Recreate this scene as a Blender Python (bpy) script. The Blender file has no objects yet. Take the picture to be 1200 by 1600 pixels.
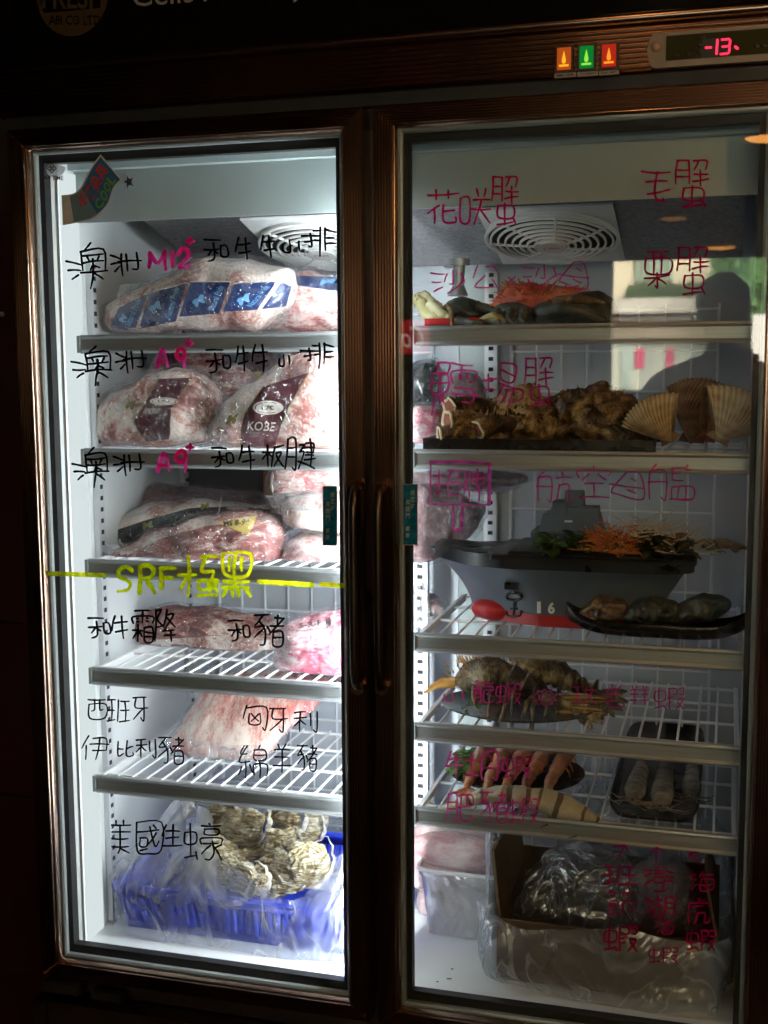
import bpy, bmesh, math, random
from mathutils import Vector, Matrix, noise
from mathutils.bvhtree import BVHTree
sc = bpy.context.scene
col = sc.collection
random.seed(4)

# ------------------------------------------------------------------ camera
CAM = Vector((1.183, -1.849, 1.103)); YAW, PITCH, ROLL, FPX = 0.277, -0.120, -0.006, 1891.7
_f = Vector((-math.sin(YAW)*math.cos(PITCH), math.cos(YAW)*math.cos(PITCH), math.sin(PITCH)))
_r = _f.cross(Vector((0, 0, 1))).normalized(); _u = _r.cross(_f)
RI = math.cos(ROLL)*_r + math.sin(ROLL)*_u
UP = -math.sin(ROLL)*_r + math.cos(ROLL)*_u
cd = bpy.data.cameras.new('camera'); cam = bpy.data.objects.new('camera', cd); col.objects.link(cam)
cam.matrix_world = Matrix(((RI.x, UP.x, -_f.x, CAM.x), (RI.y, UP.y, -_f.y, CAM.y), (RI.z, UP.z, -_f.z, CAM.z), (0, 0, 0, 1)))
cd.sensor_fit = 'VERTICAL'; cd.sensor_height = 36.0; cd.lens = FPX/1600*36
cd.clip_start = 0.02; cd.clip_end = 200
cd.dof.use_dof = True; cd.dof.focus_distance = 2.02; cd.dof.aperture_fstop = 4.5
sc.camera = cam

def ray(px, py):
    return _f + (px-600)/FPX*RI + (800-py)/FPX*UP
def at(px, py, Y):
    d = ray(px, py); return CAM + d*((Y-CAM.y)/d.y)
def atz(px, py, Z):
    d = ray(px, py); return CAM + d*((Z-CAM.z)/d.z)
def atx(px, py, X):
    d = ray(px, py); return CAM + d*((X-CAM.x)/d.x)

# ------------------------------------------------------------------ world and lamps
w = bpy.data.worlds.new('World'); sc.world = w; w.use_nodes = True
w.node_tree.nodes['Background'].inputs[0].default_value = (0.5, 0.33, 0.22, 1)
w.node_tree.nodes['Background'].inputs[1].default_value = 0.012
sc.view_settings.view_transform = 'Standard'; sc.view_settings.look = 'None'
sc.view_settings.exposure = 0; sc.view_settings.gamma = 1; sc.view_settings.use_curve_mapping = False
sc.cycles.use_denoising = True
sc.cycles.max_bounces = 9; sc.cycles.transparent_max_bounces = 32
sc.cycles.diffuse_bounces = 4; sc.cycles.glossy_bounces = 3; sc.cycles.transmission_bounces = 4
sc.cycles.sample_clamp_indirect = 40.0
sc.cycles.caustics_reflective = False; sc.cycles.caustics_refractive = False

def area(name, loc, target, sx, sy, power, color):
    l = bpy.data.lights.new(name, 'AREA'); l.shape = 'RECTANGLE'; l.size = sx; l.size_y = sy
    l.energy = power; l.color = color
    o = bpy.data.objects.new(name, l); col.objects.link(o); o.location = loc
    o.rotation_euler = (Vector(target)-Vector(loc)).to_track_quat('-Z', 'Y').to_euler(); return o
# daylight in the street behind the photographer
area('street_daylight', (2.6, -4.6, 3.6), (0.4, -9.5, 1.0), 4, 2, 6500, (1, .93, .80))
# warm point light for the pendant lamps out of view
def bulb(name, loc, power, r, color):
    l = bpy.data.lights.new(name, 'POINT'); l.energy = power; l.shadow_soft_size = r; l.color = color
    o = bpy.data.objects.new(name, l); col.objects.link(o); o.location = loc
WARM = (1, .50, .18)
TUBE_E, TUBE_R, STRIP_E = 135, 8.6, .9

# ------------------------------------------------------------------ mesh builder
class B:
    def __init__(s): s.v = []; s.f = []; s.m = []
    def quad(s, a, b, c, d, m=0):
        n = len(s.v); s.v += [tuple(a), tuple(b), tuple(c), tuple(d)]; s.f.append((n, n+1, n+2, n+3)); s.m.append(m)
    def poly(s, pts, m=0):
        n = len(s.v); s.v += [tuple(p) for p in pts]; s.f.append(tuple(range(n, n+len(pts)))); s.m.append(m)
    def box(s, x0, x1, y0, y1, z0, z1, m=0):
        n = len(s.v)
        s.v += [(x, y, z) for z in (z0, z1) for y in (y0, y1) for x in (x0, x1)]
        for q in ((0, 2, 3, 1), (4, 5, 7, 6), (0, 1, 5, 4), (2, 6, 7, 3), (0, 4, 6, 2), (1, 3, 7, 5)):
            s.f.append(tuple(n+i for i in q)); s.m.append(m)
    def grid(s, rows, m=0, cu=False, cv=False):
        n = len(s.v); R = len(rows); C = len(rows[0])
        for r in rows: s.v += [tuple(p) for p in r]
        for i in range(R if cu else R-1):
            for j in range(C if cv else C-1):
                a = n+i*C+j; b = n+i*C+(j+1) % C; c = n+((i+1) % R)*C+(j+1) % C; d = n+((i+1) % R)*C+j
                s.f.append((a, b, c, d)); s.m.append(m)
    def tube(s, pts, rad, n=8, m=0, cap=True, flat=1.0):
        pts = [Vector(p) for p in pts]
        if not hasattr(rad, '__len__'): rad = [rad]*len(pts)
        rows = []; prev = None
        for i, p in enumerate(pts):
            t = (pts[min(i+1, len(pts)-1)]-pts[max(i-1, 0)])
            t = t.normalized() if t.length > 1e-9 else Vector((0, 0, 1))
            if prev is None:
                a = Vector((0, 0, 1)) if abs(t.z) < .9 else Vector((1, 0, 0))
                x = t.cross(a).normalized()
            else:
                x = prev-t*prev.dot(t); x = x.normalized() if x.length > 1e-6 else t.orthogonal().normalized()
            prev = x; y = t.cross(x)
            rows.append([p+rad[i]*(math.cos(2*math.pi*k/n)*x+flat*math.sin(2*math.pi*k/n)*y) for k in range(n)])
        s.grid(rows, m, cv=True)
        if cap:
            s.poly(rows[0][::-1], m); s.poly(rows[-1], m)
    def ball(s, c, rx, ry, rz, m=0, nu=14, nv=9, rot=None):
        c = Vector(c); rows = []
        for i in range(nv+1):
            ph = -math.pi/2+math.pi*i/nv
            row = []
            for k in range(nu):
                th = 2*math.pi*k/nu
                p = Vector((rx*math.cos(ph)*math.cos(th), ry*math.cos(ph)*math.sin(th), rz*math.sin(ph)))
                if rot: p = rot @ p
                row.append(c+p)
            rows.append(row)
        s.grid(rows, m, cv=True)
    def cone(s, base, tip, r, n=5, m=0):
        s.tube([base, tip], [r, r*.08], n, m, cap=False)
    def noise(s, amp, freq, seed=0, start=0):
        o = Vector((seed*7.3, seed*3.1, seed*5.7))
        for i in range(start, len(s.v)):
            p = Vector(s.v[i]); s.v[i] = tuple(p+amp*noise.noise_vector(p*freq+o))
    def build(s, name, mats, parent=None, smooth=40, origin=None, label=None, weld=True):
        if not isinstance(mats, (list, tuple)): mats = [mats]
        if parent is not None: org = world_loc(parent)
        elif origin is not None: org = Vector(origin)
        else:
            xs = [v[0] for v in s.v]; ys = [v[1] for v in s.v]; zs = [v[2] for v in s.v]
            org = Vector(((min(xs)+max(xs))/2, (min(ys)+max(ys))/2, min(zs)))
        me = bpy.data.meshes.new(name)
        me.from_pydata([(v[0]-org.x, v[1]-org.y, v[2]-org.z) for v in s.v], [], s.f)
        for mt in mats: me.materials.append(mt)
        me.polygons.foreach_set('material_index', s.m)
        bm = bmesh.new(); bm.from_mesh(me)
        (bmesh.ops.remove_doubles(bm, verts=bm.verts, dist=1e-6) if weld else None)
        bmesh.ops.recalc_face_normals(bm, faces=bm.faces); bm.to_mesh(me); bm.free()
        if smooth:
            me.polygons.foreach_set('use_smooth', [True]*len(me.polygons))
            me.set_sharp_from_angle(angle=math.radians(smooth))
        o = bpy.data.objects.new(name, me); col.objects.link(o)
        if parent is not None: o.parent = parent
        else: o.location = org
        if label: o['label'] = label
        return o

def world_loc(o):
    v = Vector((0, 0, 0))
    while o is not None: v += o.location; o = o.parent
    return v
def thing(name, label, cat, loc, group=None):
    o = bpy.data.objects.new(name, None); col.objects.link(o); o.location = loc; o.empty_display_size = .05
    return tag(o, label, cat, group)
def tag(o, label, cat, group=None):
    o['label'] = label; o['category'] = cat
    if group: o['group'] = group
    return o
def struct(o): o['kind'] = 'structure'; return o

# ------------------------------------------------------------------ materials
class NT:
    def __init__(s, name):
        s.mat = bpy.data.materials.new(name); s.mat.use_nodes = True; s.t = s.mat.node_tree; s.t.nodes.clear()
        s.out = s.n('ShaderNodeOutputMaterial')
    def n(s, typ, **kw):
        x = s.t.nodes.new(typ)
        for k, v in kw.items(): setattr(x, k, v)
        return x
    def l(s, a, b): s.t.links.new(a, b)
    def coords(s, scale=(1, 1, 1), rot=(0, 0, 0), vary=True):
        tc = s.n('ShaderNodeTexCoord'); src = tc.outputs['Object']
        if vary:
            oi = s.n('ShaderNodeObjectInfo'); ml = s.n('ShaderNodeMath', operation='MULTIPLY'); ml.inputs[1].default_value = 9.0
            s.l(oi.outputs['Random'], ml.inputs[0]); ad = s.n('ShaderNodeVectorMath', operation='ADD')
            s.l(src, ad.inputs[0]); s.l(ml.outputs[0], ad.inputs[1]); src = ad.outputs[0]
        mp = s.n('ShaderNodeMapping'); mp.inputs['Scale'].default_value = scale; mp.inputs['Rotation'].default_value = rot
        s.l(src, mp.inputs['Vector']); return mp.outputs[0]
    def noise(s, vec, scale, detail=4, rough=.55, dist=0):
        x = s.n('ShaderNodeTexNoise'); x.inputs['Scale'].default_value = scale; x.inputs['Detail'].default_value = detail
        x.inputs['Roughness'].default_value = rough; x.inputs['Distortion'].default_value = dist
        s.l(vec, x.inputs['Vector']); return x.outputs['Fac']
    def ramp(s, fac, stops):
        r = s.n('ShaderNodeValToRGB'); e = r.color_ramp.elements
        while len(e) < len(stops): e.new(.5)
        for i, (p, c) in enumerate(stops):
            e[i].position = p; e[i].color = tuple(c)+(1,) if hasattr(c, '__len__') else (c, c, c, 1)
        s.l(fac, r.inputs[0]); return r.outputs[0]
    def bump(s, h, strength, dist=.002, normal=None):
        b = s.n('ShaderNodeBump'); b.inputs['Strength'].default_value = strength; b.inputs['Distance'].default_value = dist
        s.l(h, b.inputs['Height'])
        if normal is not None: s.l(normal, b.inputs['Normal'])
        return b.outputs[0]
    def pr(s, color=None, rough=.5, metal=0, coat=0, spec=.5, alpha=1, emis=None, es=0, trans=0, sss=0):
        p = s.n('ShaderNodeBsdfPrincipled')
        if color is not None:
            if hasattr(color, '__len__'): p.inputs['Base Color'].default_value = tuple(color)+(1,)
            else: s.l(color, p.inputs['Base Color'])
        p.inputs['Roughness'].default_value = rough if not hasattr(rough, 'type') else .5
        if hasattr(rough, 'type'): s.l(rough, p.inputs['Roughness'])
        p.inputs['Metallic'].default_value = metal; p.inputs['Coat Weight'].default_value = coat
        p.inputs['Coat Roughness'].default_value = .12
        p.inputs['Specular IOR Level'].default_value = spec; p.inputs['Alpha'].default_value = alpha
        p.inputs['Transmission Weight'].default_value = trans
        if emis: p.inputs['Emission Color'].default_value = tuple(emis)+(1,); p.inputs['Emission Strength'].default_value = es
        if sss: p.inputs['Subsurface Weight'].default_value = sss; p.inputs['Subsurface Scale'].default_value = .01
        s.l(p.outputs[0], s.out.inputs[0]); return p

def plain(name, color, rough=.5, metal=0, coat=0, var=.12, scale=30, bump=0, spec=.5, emis=None, es=0):
    t = NT(name); v = t.coords((1, 1, 1)); f = t.noise(v, scale, 4)
    a = tuple(c*(1-var) for c in color); b = tuple(min(1, c*(1+var)) for c in color)
    c = t.ramp(f, [(.3, a), (.7, b)])
    rr = t.ramp(t.noise(v, scale*.6, 3), [(.3, rough*.8), (.7, min(1, rough*1.2))])
    p = t.pr(c, rr, metal, coat, spec, emis=emis, es=es)
    if bump: t.l(t.bump(t.noise(v, scale*3, 5), bump), p.inputs['Normal'])
    return t.mat

def meat(name, stops, scale=22, stretch=(1, 1, 1), dist=1.2, coat=.9, wr=70, rough=.45, fine=True, wstr=.9, rot=(0, .5, 0), frost=.28):
    """frozen meat under clinging film: streaked fat and flesh, film wrinkles in the coat"""
    t = NT(name); v = t.coords(stretch, rot)
    f = t.noise(v, scale, 8, .62, dist)
    if fine:
        f2 = t.noise(v, scale*4.5, 6, .7, 2.2)
        mx = t.n('ShaderNodeMix', data_type='FLOAT'); mx.inputs[0].default_value = .42
        t.l(f, mx.inputs[2]); t.l(f2, mx.inputs[3]); f = mx.outputs[0]
    big = t.noise(t.coords((1, 1, 1.6)), scale*.42, 2, .5, .8); ma = t.n('ShaderNodeMath', operation='MULTIPLY_ADD'); t.l(big, ma.inputs[0]); ma.inputs[1].default_value = .42; ma.inputs[2].default_value = -.21
    sm = t.n('ShaderNodeMath', operation='ADD'); t.l(f, sm.inputs[0]); t.l(ma.outputs[0], sm.inputs[1])
    c = t.ramp(sm.outputs[0], stops)
    # frost and film glare patches
    fr = t.ramp(t.noise(t.coords(), 14, 6, .7, .6), [(.55, 0.0), (.78, frost)])
    mc = t.n('ShaderNodeMix', data_type='RGBA'); t.l(fr, mc.inputs[0]); t.l(c, mc.inputs[6]); mc.inputs[7].default_value = (.78, .74, .72, 1)
    p = t.pr(mc.outputs[2], rough, coat=coat)
    wv = t.coords((1, 1, .45), (0, .6, .3)); w1 = t.noise(wv, wr*.8, 3, .6, 3.0)
    w2 = t.noise(wv, wr*3, 3, .5, 1.0)
    b1 = t.bump(w1, wstr*.6, .012); b2 = t.bump(w2, wstr*.6, .004, b1)
    t.l(b2, p.inputs['Coat Normal']); t.l(t.bump(f, .6, .003), p.inputs['Normal'])
    return t.mat

def film(name, op=(.03, .14), white=.62, scale=16, tint=(.9, .94, 1), crease=.5, stretch=(1, 1, .55), edge=.35, gl=.45):
    """clear crumpled plastic film: nearly invisible face on, white along its creases and where seen edge on"""
    t = NT(name); v = t.coords(stretch, (.4, .5, 0)); n1 = t.noise(v, scale*.6, 4, .6, 1.0)
    cr = t.noise(v, scale, 2, .5, 2.6); ab = t.n('ShaderNodeMath', operation='SUBTRACT'); t.l(cr, ab.inputs[0]); ab.inputs[1].default_value = .5
    aa = t.n('ShaderNodeMath', operation='ABSOLUTE'); t.l(ab.outputs[0], aa.inputs[0]); lines = t.ramp(aa.outputs[0], [(0, crease), (.012, crease*.45), (.04, 0.0)])
    bn = t.bump(cr, 1.0, .03, t.bump(t.noise(v, scale*3.2, 3, .6, 2.0), .7, .006))
    tr = t.n('ShaderNodeBsdfTransparent'); tr.inputs[0].default_value = (.97, .98, 1, 1)
    gs = t.n('ShaderNodeBsdfGlossy'); gs.inputs['Roughness'].default_value = .16; gs.inputs[0].default_value = (.95, .95, .95, 1); t.l(bn, gs.inputs['Normal'])
    wc = tuple(c*white for c in tint)+(1,)
    df = t.n('ShaderNodeBsdfTranslucent'); df.inputs[0].default_value = wc
    d2 = t.n('ShaderNodeBsdfDiffuse'); d2.inputs[0].default_value = wc; t.l(bn, d2.inputs['Normal'])
    m0 = t.n('ShaderNodeMixShader'); m0.inputs[0].default_value = .5; t.l(df.outputs[0], m0.inputs[1]); t.l(d2.outputs[0], m0.inputs[2])
    m1 = t.n('ShaderNodeMixShader'); m1.inputs[0].default_value = gl; t.l(m0.outputs[0], m1.inputs[1]); t.l(gs.outputs[0], m1.inputs[2])
    base = t.ramp(n1, [(.38, op[0]), (.66, op[1])])
    lw = t.n('ShaderNodeLayerWeight'); lw.inputs[0].default_value = .25; pw = t.n('ShaderNodeMath', operation='POWER'); t.l(lw.outputs['Facing'], pw.inputs[0]); pw.inputs[1].default_value = 2.5
    em = t.n('ShaderNodeMath', operation='MULTIPLY'); t.l(pw.outputs[0], em.inputs[0]); em.inputs[1].default_value = edge
    s1 = t.n('ShaderNodeMath', operation='ADD'); t.l(base, s1.inputs[0]); t.l(lines, s1.inputs[1]); s2 = t.n('ShaderNodeMath', operation='ADD', use_clamp=True); t.l(s1.outputs[0], s2.inputs[0]); t.l(em.outputs[0], s2.inputs[1])
    m2 = t.n('ShaderNodeMixShader'); t.l(s2.outputs[0], m2.inputs[0]); t.l(tr.outputs[0], m2.inputs[1]); t.l(m1.outputs[0], m2.inputs[2])
    t.l(m2.outputs[0], t.out.inputs[0]); return t.mat

def glassmat(name, ior):
    t = NT(name); tr = t.n('ShaderNodeBsdfTransparent'); tr.inputs[0].default_value = (.96, .985, .98, 1)
    gs = t.n('ShaderNodeBsdfGlossy'); gs.inputs['Roughness'].default_value = 0.0
    fr = t.n('ShaderNodeFresnel'); geo = t.n('ShaderNodeNewGeometry'); ex = t.n('ShaderNodeMath', operation='MULTIPLY_ADD'); t.l(geo.outputs['Backfacing'], ex.inputs[0]); ex.inputs[1].default_value = -2; ex.inputs[2].default_value = 1
    io = t.n('ShaderNodeMath', operation='POWER'); io.inputs[0].default_value = ior; t.l(ex.outputs[0], io.inputs[1]); t.l(io.outputs[0], fr.inputs[0])
    mx = t.n('ShaderNodeMixShader'); t.l(fr.outputs[0], mx.inputs[0]); t.l(tr.outputs[0], mx.inputs[1]); t.l(gs.outputs[0], mx.inputs[2])
    # thin greasy smears
    v = t.coords((1, 1, .6), vary=False); sm = t.ramp(t.noise(v, 7, 6, .65, 1.5), [(.55, 0.0), (.85, .035)])
    df = t.n('ShaderNodeBsdfDiffuse'); df.inputs[0].default_value = (.7, .75, .78, 1)
    m2 = t.n('ShaderNodeMixShader'); t.l(sm, m2.inputs[0]); t.l(mx.outputs[0], m2.inputs[1]); t.l(df.outputs[0], m2.inputs[2])
    t.l(m2.outputs[0], t.out.inputs[0]); return t.mat

def ink(name, color, back=.5, see=.12):
    t = NT(name); v = t.coords(vary=False); f = t.noise(v, 52, 4, .6)
    c = t.ramp(f, [(.3, tuple(x*.8 for x in color)), (.7, color)])
    d = t.n('ShaderNodeBsdfDiffuse'); t.l(c, d.inputs[0]); tl = t.n('ShaderNodeBsdfTranslucent'); t.l(c, tl.inputs[0])
    m = t.n('ShaderNodeMixShader'); m.inputs[0].default_value = back; t.l(d.outputs[0], m.inputs[1]); t.l(tl.outputs[0], m.inputs[2])
    tr = t.n('ShaderNodeBsdfTransparent'); tr.inputs[0].default_value = tuple(min(1, x*1.15+.02) for x in color)+(1,)
    m2 = t.n('ShaderNodeMixShader'); t.l(t.ramp(f, [(.36, min(.62, see*2.2+.06)), (.58, see*.35)]), m2.inputs[0]); t.l(m.outputs[0], m2.inputs[1]); t.l(tr.outputs[0], m2.inputs[2])
    t.l(m2.outputs[0], t.out.inputs[0]); return t.mat

def lampmat(name, color, s):
    t = NT(name); e = t.n('ShaderNodeEmission'); e.inputs[0].default_value = tuple(color)+(1,); e.inputs[1].default_value = s
    t.l(e.outputs[0], t.out.inputs[0]); return t.mat

def brushed(name, color, rough, along=(1, 60, 60), metal=1):
    t = NT(name); v = t.coords(along, vary=False); f = t.noise(v, 12, 5, .6)
    c = t.ramp(f, [(.3, tuple(x*.75 for x in color)), (.7, color)])
    p = t.pr(c, t.ramp(f, [(.3, rough*.75), (.7, rough*1.3)]), metal)
    t.l(t.bump(f, .15, .001), p.inputs['Normal']); return t.mat

M = {}
M['bronze'] = plain('bronze anodised aluminium', (.36, .25, .19), .21, metal=1, var=.10, scale=9)
M['bronze_dark'] = plain('dark bronze aluminium', (.10, .078, .066), .34, metal=1, var=.15, scale=12)
M['alu'] = brushed('shelf rail aluminium', (.45, .48, .49), .40, metal=.5)
M['liner'] = plain('white enamel liner', (.74, .78, .79), .38, var=.07, scale=5, bump=.05)
M['liner_back'] = plain('pale blue grey back panel', (.50, .54, .59), .42, var=.05, scale=6)
M['valance'] = plain('grey valance', (.36, .42, .42), .5, var=.06, scale=5)
M['wire'] = plain('white coated wire', (.82, .84, .86), .35, var=.04)
M['post'] = plain('slotted steel post', (.66, .69, .72), .4, metal=.3, var=.05)
M['slot'] = plain('dark slot', (.02, .02, .022), .8)
M['black'] = plain('black rubber', (.012, .012, .012), .55, var=.3)
M['signblack'] = plain('black acrylic sign', (.004, .004, .004), .12, var=.3)
M['glass'] = glassmat('door glass', 1.62)
M['darkbody'] = plain('dark painted steel', (.02, .015, .012), .5, var=.2)
M['stucco'] = plain('stucco aluminium', (.34, .33, .34), .34, metal=.8, scale=120, var=.25, bump=.9)
M['fanwhite'] = plain('white fan plastic', (.72, .73, .73), .4, var=.04)
M['tube'] = lampmat('lit fluorescent tube', (.93, .97, 1), TUBE_E)
M['tube_dim'] = lampmat('dimmer lit tube', (.90, .96, 1), TUBE_R)
M['orange_glint'] = brushed('copper tinted foot', (.50, .26, .13), .22)
M['strip'] = lampmat('lit side diffuser', (.92, .98, 1), STRIP_E)
M['ink_black'] = ink('black marker', (.006, .006, .007), .1)
M['ink_pink'] = ink('pink marker', (1, .15, .56), .95, .25)
M['ink_magenta'] = ink('magenta marker', (1, .11, .50), .95, .12)
M['ink_crimson'] = ink('crimson marker', (.95, .03, .28), .9, .15)
M['ink_green'] = ink('lime marker', (.88, 1, .02), .95, .5)
FAT = (.72, .62, .56); FATW = (.80, .74, .70)
M['beef_a'] = meat('pale fatty beef', [(.37, (.20, .05, .04)), (.44, (.42, .20, .16)), (.49, (.60, .46, .39)), (.56, (.70, .61, .54)), (.66, (.78, .73, .67))], 13)
M['beef_b'] = meat('pink marbled beef', [(.38, (.28, .045, .045)), (.45, (.48, .15, .14)), (.50, (.66, .40, .36)), (.56, (.76, .64, .58)), (.64, (.80, .74, .70))], 16, (1, 1, 2))
M['beef_c'] = meat('dark red beef', [(.38, (.09, .018, .018)), (.46, (.22, .045, .04)), (.52, (.36, .13, .11)), (.57, (.58, .42, .36)), (.64, (.72, .64, .58))], 18, (1, 1, 2.4), 1.6)
M['beef_d'] = meat('brown red marbled roll', [(.38, (.11, .022, .018)), (.47, (.24, .06, .05)), (.53, (.40, .19, .14)), (.58, (.64, .48, .38)), (.66, (.76, .68, .58))], 14, (1, 1, 2.2), 1.8, coat=.6)
M['pork_a'] = meat('pink pork', [(.38, (.36, .035, .09)), (.46, (.56, .14, .20)), (.52, (.72, .40, .43)), (.58, (.80, .63, .63)), (.66, (.83, .75, .74))], 11, (1, 1, 2), 1.5)
M['pork_b'] = meat('pink striped pork', [(.38, (.40, .06, .06)), (.46, (.56, .18, .15)), (.52, (.70, .40, .35)), (.57, (.78, .62, .54)), (.64, (.82, .72, .64))], 11, (2.4, 1, .7), 1.2)
M['meat_dark'] = meat('dim grey red meat', [(.37, (.05, .018, .02)), (.47, (.12, .055, .055)), (.55, (.22, .14, .14)), (.66, (.34, .28, .28))], 16, frost=.12)
M['fish'] = meat('pink silver fish skin', [(.30, (.40, .14, .15)), (.46, (.52, .32, .32)), (.60, (.62, .52, .52)), (.75, (.72, .66, .66))], 18, (1, 1, 2.5), 1.0, wr=60)
M['film'] = film('clear film', (.05, .22), crease=.55)
M['film_milky'] = film('milky bag film', (.22, .55), .66, 9)
M['film_clear'] = film('thin clear bag film', (.03, .14), .6, 13, crease=.4)
M['film_wrap'] = film('clinging wrap', (.0, .09), .8, 30, crease=.42, edge=.32)
M['film_haze'] = film('cloudy bag film', (.24, .62), .78, 6, crease=.35, gl=.3)
M['film_bag'] = film('big clear bag', (.20, .55), .66, 7, crease=.5)
M['navy'] = plain('navy printed film', (.012, .030, .12), .3, coat=.8, var=.3, scale=40, bump=.2)
M['lightblue'] = plain('light blue print', (.16, .40, .72), .3, coat=.6)
M['maroon'] = plain('maroon printed film', (.075, .010, .018), .3, coat=.8, var=.3, scale=40, bump=.15)
M['cream'] = plain('cream print', (.72, .66, .58), .4, coat=.5)
M['olive'] = plain('olive print', (.20, .19, .02), .4, coat=.5)
M['blackfilm'] = plain('black printed film', (.006, .009, .008), .3, coat=.8, var=.4, bump=.2)
M['yellow'] = plain('yellow label', (.66, .50, .14), .45, coat=.6)
M['inkdark'] = plain('dark print', (.02, .02, .02), .5)
M['basket'] = plain('blue plastic basket', (.025, .055, .62), .4, var=.15)
M['card'] = plain('corrugated cardboard', (.11, .064, .026), .8, var=.12, scale=14)
M['carddark'] = plain('printed dark carton', (.03, .03, .035), .5)
M['brownbox'] = plain('brown carton', (.20, .10, .05), .7)
M['sil'] = plain('translucent container', (.6, .62, .64), .35)
M['white'] = plain('white paint', (.78, .78, .78), .4, var=.03)
M['red'] = plain('red plastic', (.42, .012, .014), .4, var=.12)
M['shipgrey'] = plain('grey moulded plastic', (.085, .108, .14), .42, var=.08, scale=40)
M['shipblack'] = plain('black moulded plastic', (.008, .009, .011), .3, var=.3)
M['plate'] = plain('dark lacquer plate', (.016, .013, .012), .25, var=.3)

# ------------------------------------------------------------------ text and strokes
_tc = {}
def textpolys(body, bold=0.0, shear=0.0):
    k = (body, bold, shear)
    if k in _tc: return _tc[k]
    c = bpy.data.curves.new('lettering_source', 'FONT'); c.body = body; c.offset = bold; c.shear = shear; c.resolution_u = 3
    o = bpy.data.objects.new('lettering_source', c); col.objects.link(o)
    bpy.context.view_layer.update()
    me = bpy.data.meshes.new_from_object(o.evaluated_get(bpy.context.evaluated_depsgraph_get()))
    vs = [(v.co.x, v.co.y) for v in me.vertices]; fs = [tuple(p.vertices) for p in me.polygons]
    x0 = min(v[0] for v in vs); x1 = max(v[0] for v in vs); y0 = min(v[1] for v in vs); y1 = max(v[1] for v in vs)
    vs = [((x-x0)/(x1-x0), (y1-y)/(y1-y0)) for x, y in vs]
    bpy.data.objects.remove(o); bpy.data.curves.remove(c); bpy.data.meshes.remove(me)
    _tc[k] = (vs, fs); return vs, fs
def bil(q, u, v):
    a, b, c, d = q    # TL TR BR BL
    return tuple((1-v)*((1-u)*a[i]+u*b[i])+v*((1-u)*d[i]+u*c[i]) for i in range(2))
def put_text(b, body, q, fn, m=0, bold=0.0, shear=0.0):
    vs, fs = textpolys(body, bold, shear); n = len(b.v)
    pts = []
    for u, v in vs:
        p = fn(*bil(q, u, v)); pts.append(p)
    if any(p is None for p in pts):
        ok = [i for i, p in enumerate(pts) if p is not None]; mp = {i: k for k, i in enumerate(ok)}
        fs = [tuple(mp[i] for i in f) for f in fs if all(i in mp for i in f)]; pts = [pts[i] for i in ok]
    b.v += [tuple(p) for p in pts]
    for f in fs: b.f.append(tuple(n+i for i in f)); b.m.append(m)
def rectq(x0, y0, x1, y1): return ((x0, y0), (x1, y0), (x1, y1), (x0, y1))
_sy = [0]
def stroke(b, pts, wdt, fn, m=0, hand=False):
    """marker line: pixel polyline, pixel width; fn(px, py, k) places it on the surface"""
    _sy[0] = (_sy[0]+1) % 24; k = _sy[0]*.00005
    P = [Vector((p[0], p[1])) for p in pts]
    if hand:
        if len(P) == 2:
            d = P[1]-P[0]; P.insert(1, P[0]+d*.5+Vector((-d.y, d.x))*random.uniform(-.05, .05))
        P = [Vector(q) for q in catmull([tuple(q) for q in P], 4, False)]
    N = len(P); W = []
    for i in range(N):
        u = i/max(1, N-1); W.append(wdt*((1.10-.34*u**2+.10*math.sin(i*1.3+k*1e5)) if hand else random.uniform(.93, 1.07)))
    for i in range(N-1):
        a, c = P[i], P[i+1]; d = c-a
        if d.length < .05: continue
        d.normalize(); nn = Vector((-d.y, d.x))/2
        q = [a+nn*W[i]-d*wdt*.08, c+nn*W[i+1]+d*wdt*.08, c-nn*W[i+1]+d*wdt*.08, a-nn*W[i]-d*wdt*.08]
        V_ = [fn(v.x, v.y, k) for v in q]
        if all(v is not None for v in V_): b.poly(V_, m)
        k += .000004
    for i, p in enumerate(P):
        V_ = [fn(p.x+W[i]*.5*math.cos(t*math.pi/4), p.y+W[i]*.5*math.sin(t*math.pi/4), k+.00002) for t in range(8)]
        if all(v is not None for v in V_): b.poly(V_, m)
        k += .000004
def catmull(pts, n=6, closed=True):
    out = []; N = len(pts); rng = range(N) if closed else range(N-1)
    for i in rng:
        g = lambda j: pts[j % N] if closed else pts[max(0, min(N-1, j))]
        p0, p1, p2, p3 = g(i-1), g(i), g(i+1), g(i+2)
        for k in range(n):
            t = k/n; r = []
            for a in range(2):
                r.append(.5*(2*p1[a]+(p2[a]-p0[a])*t+(2*p0[a]-5*p1[a]+4*p2[a]-p3[a])*t*t+(3*p1[a]-p0[a]-3*p2[a]+p3[a])*t**3))
            out.append(tuple(r))
    if not closed: out.append(tuple(pts[-1]))
    return out
D20 = '0123456789abcdefghijk'
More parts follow.
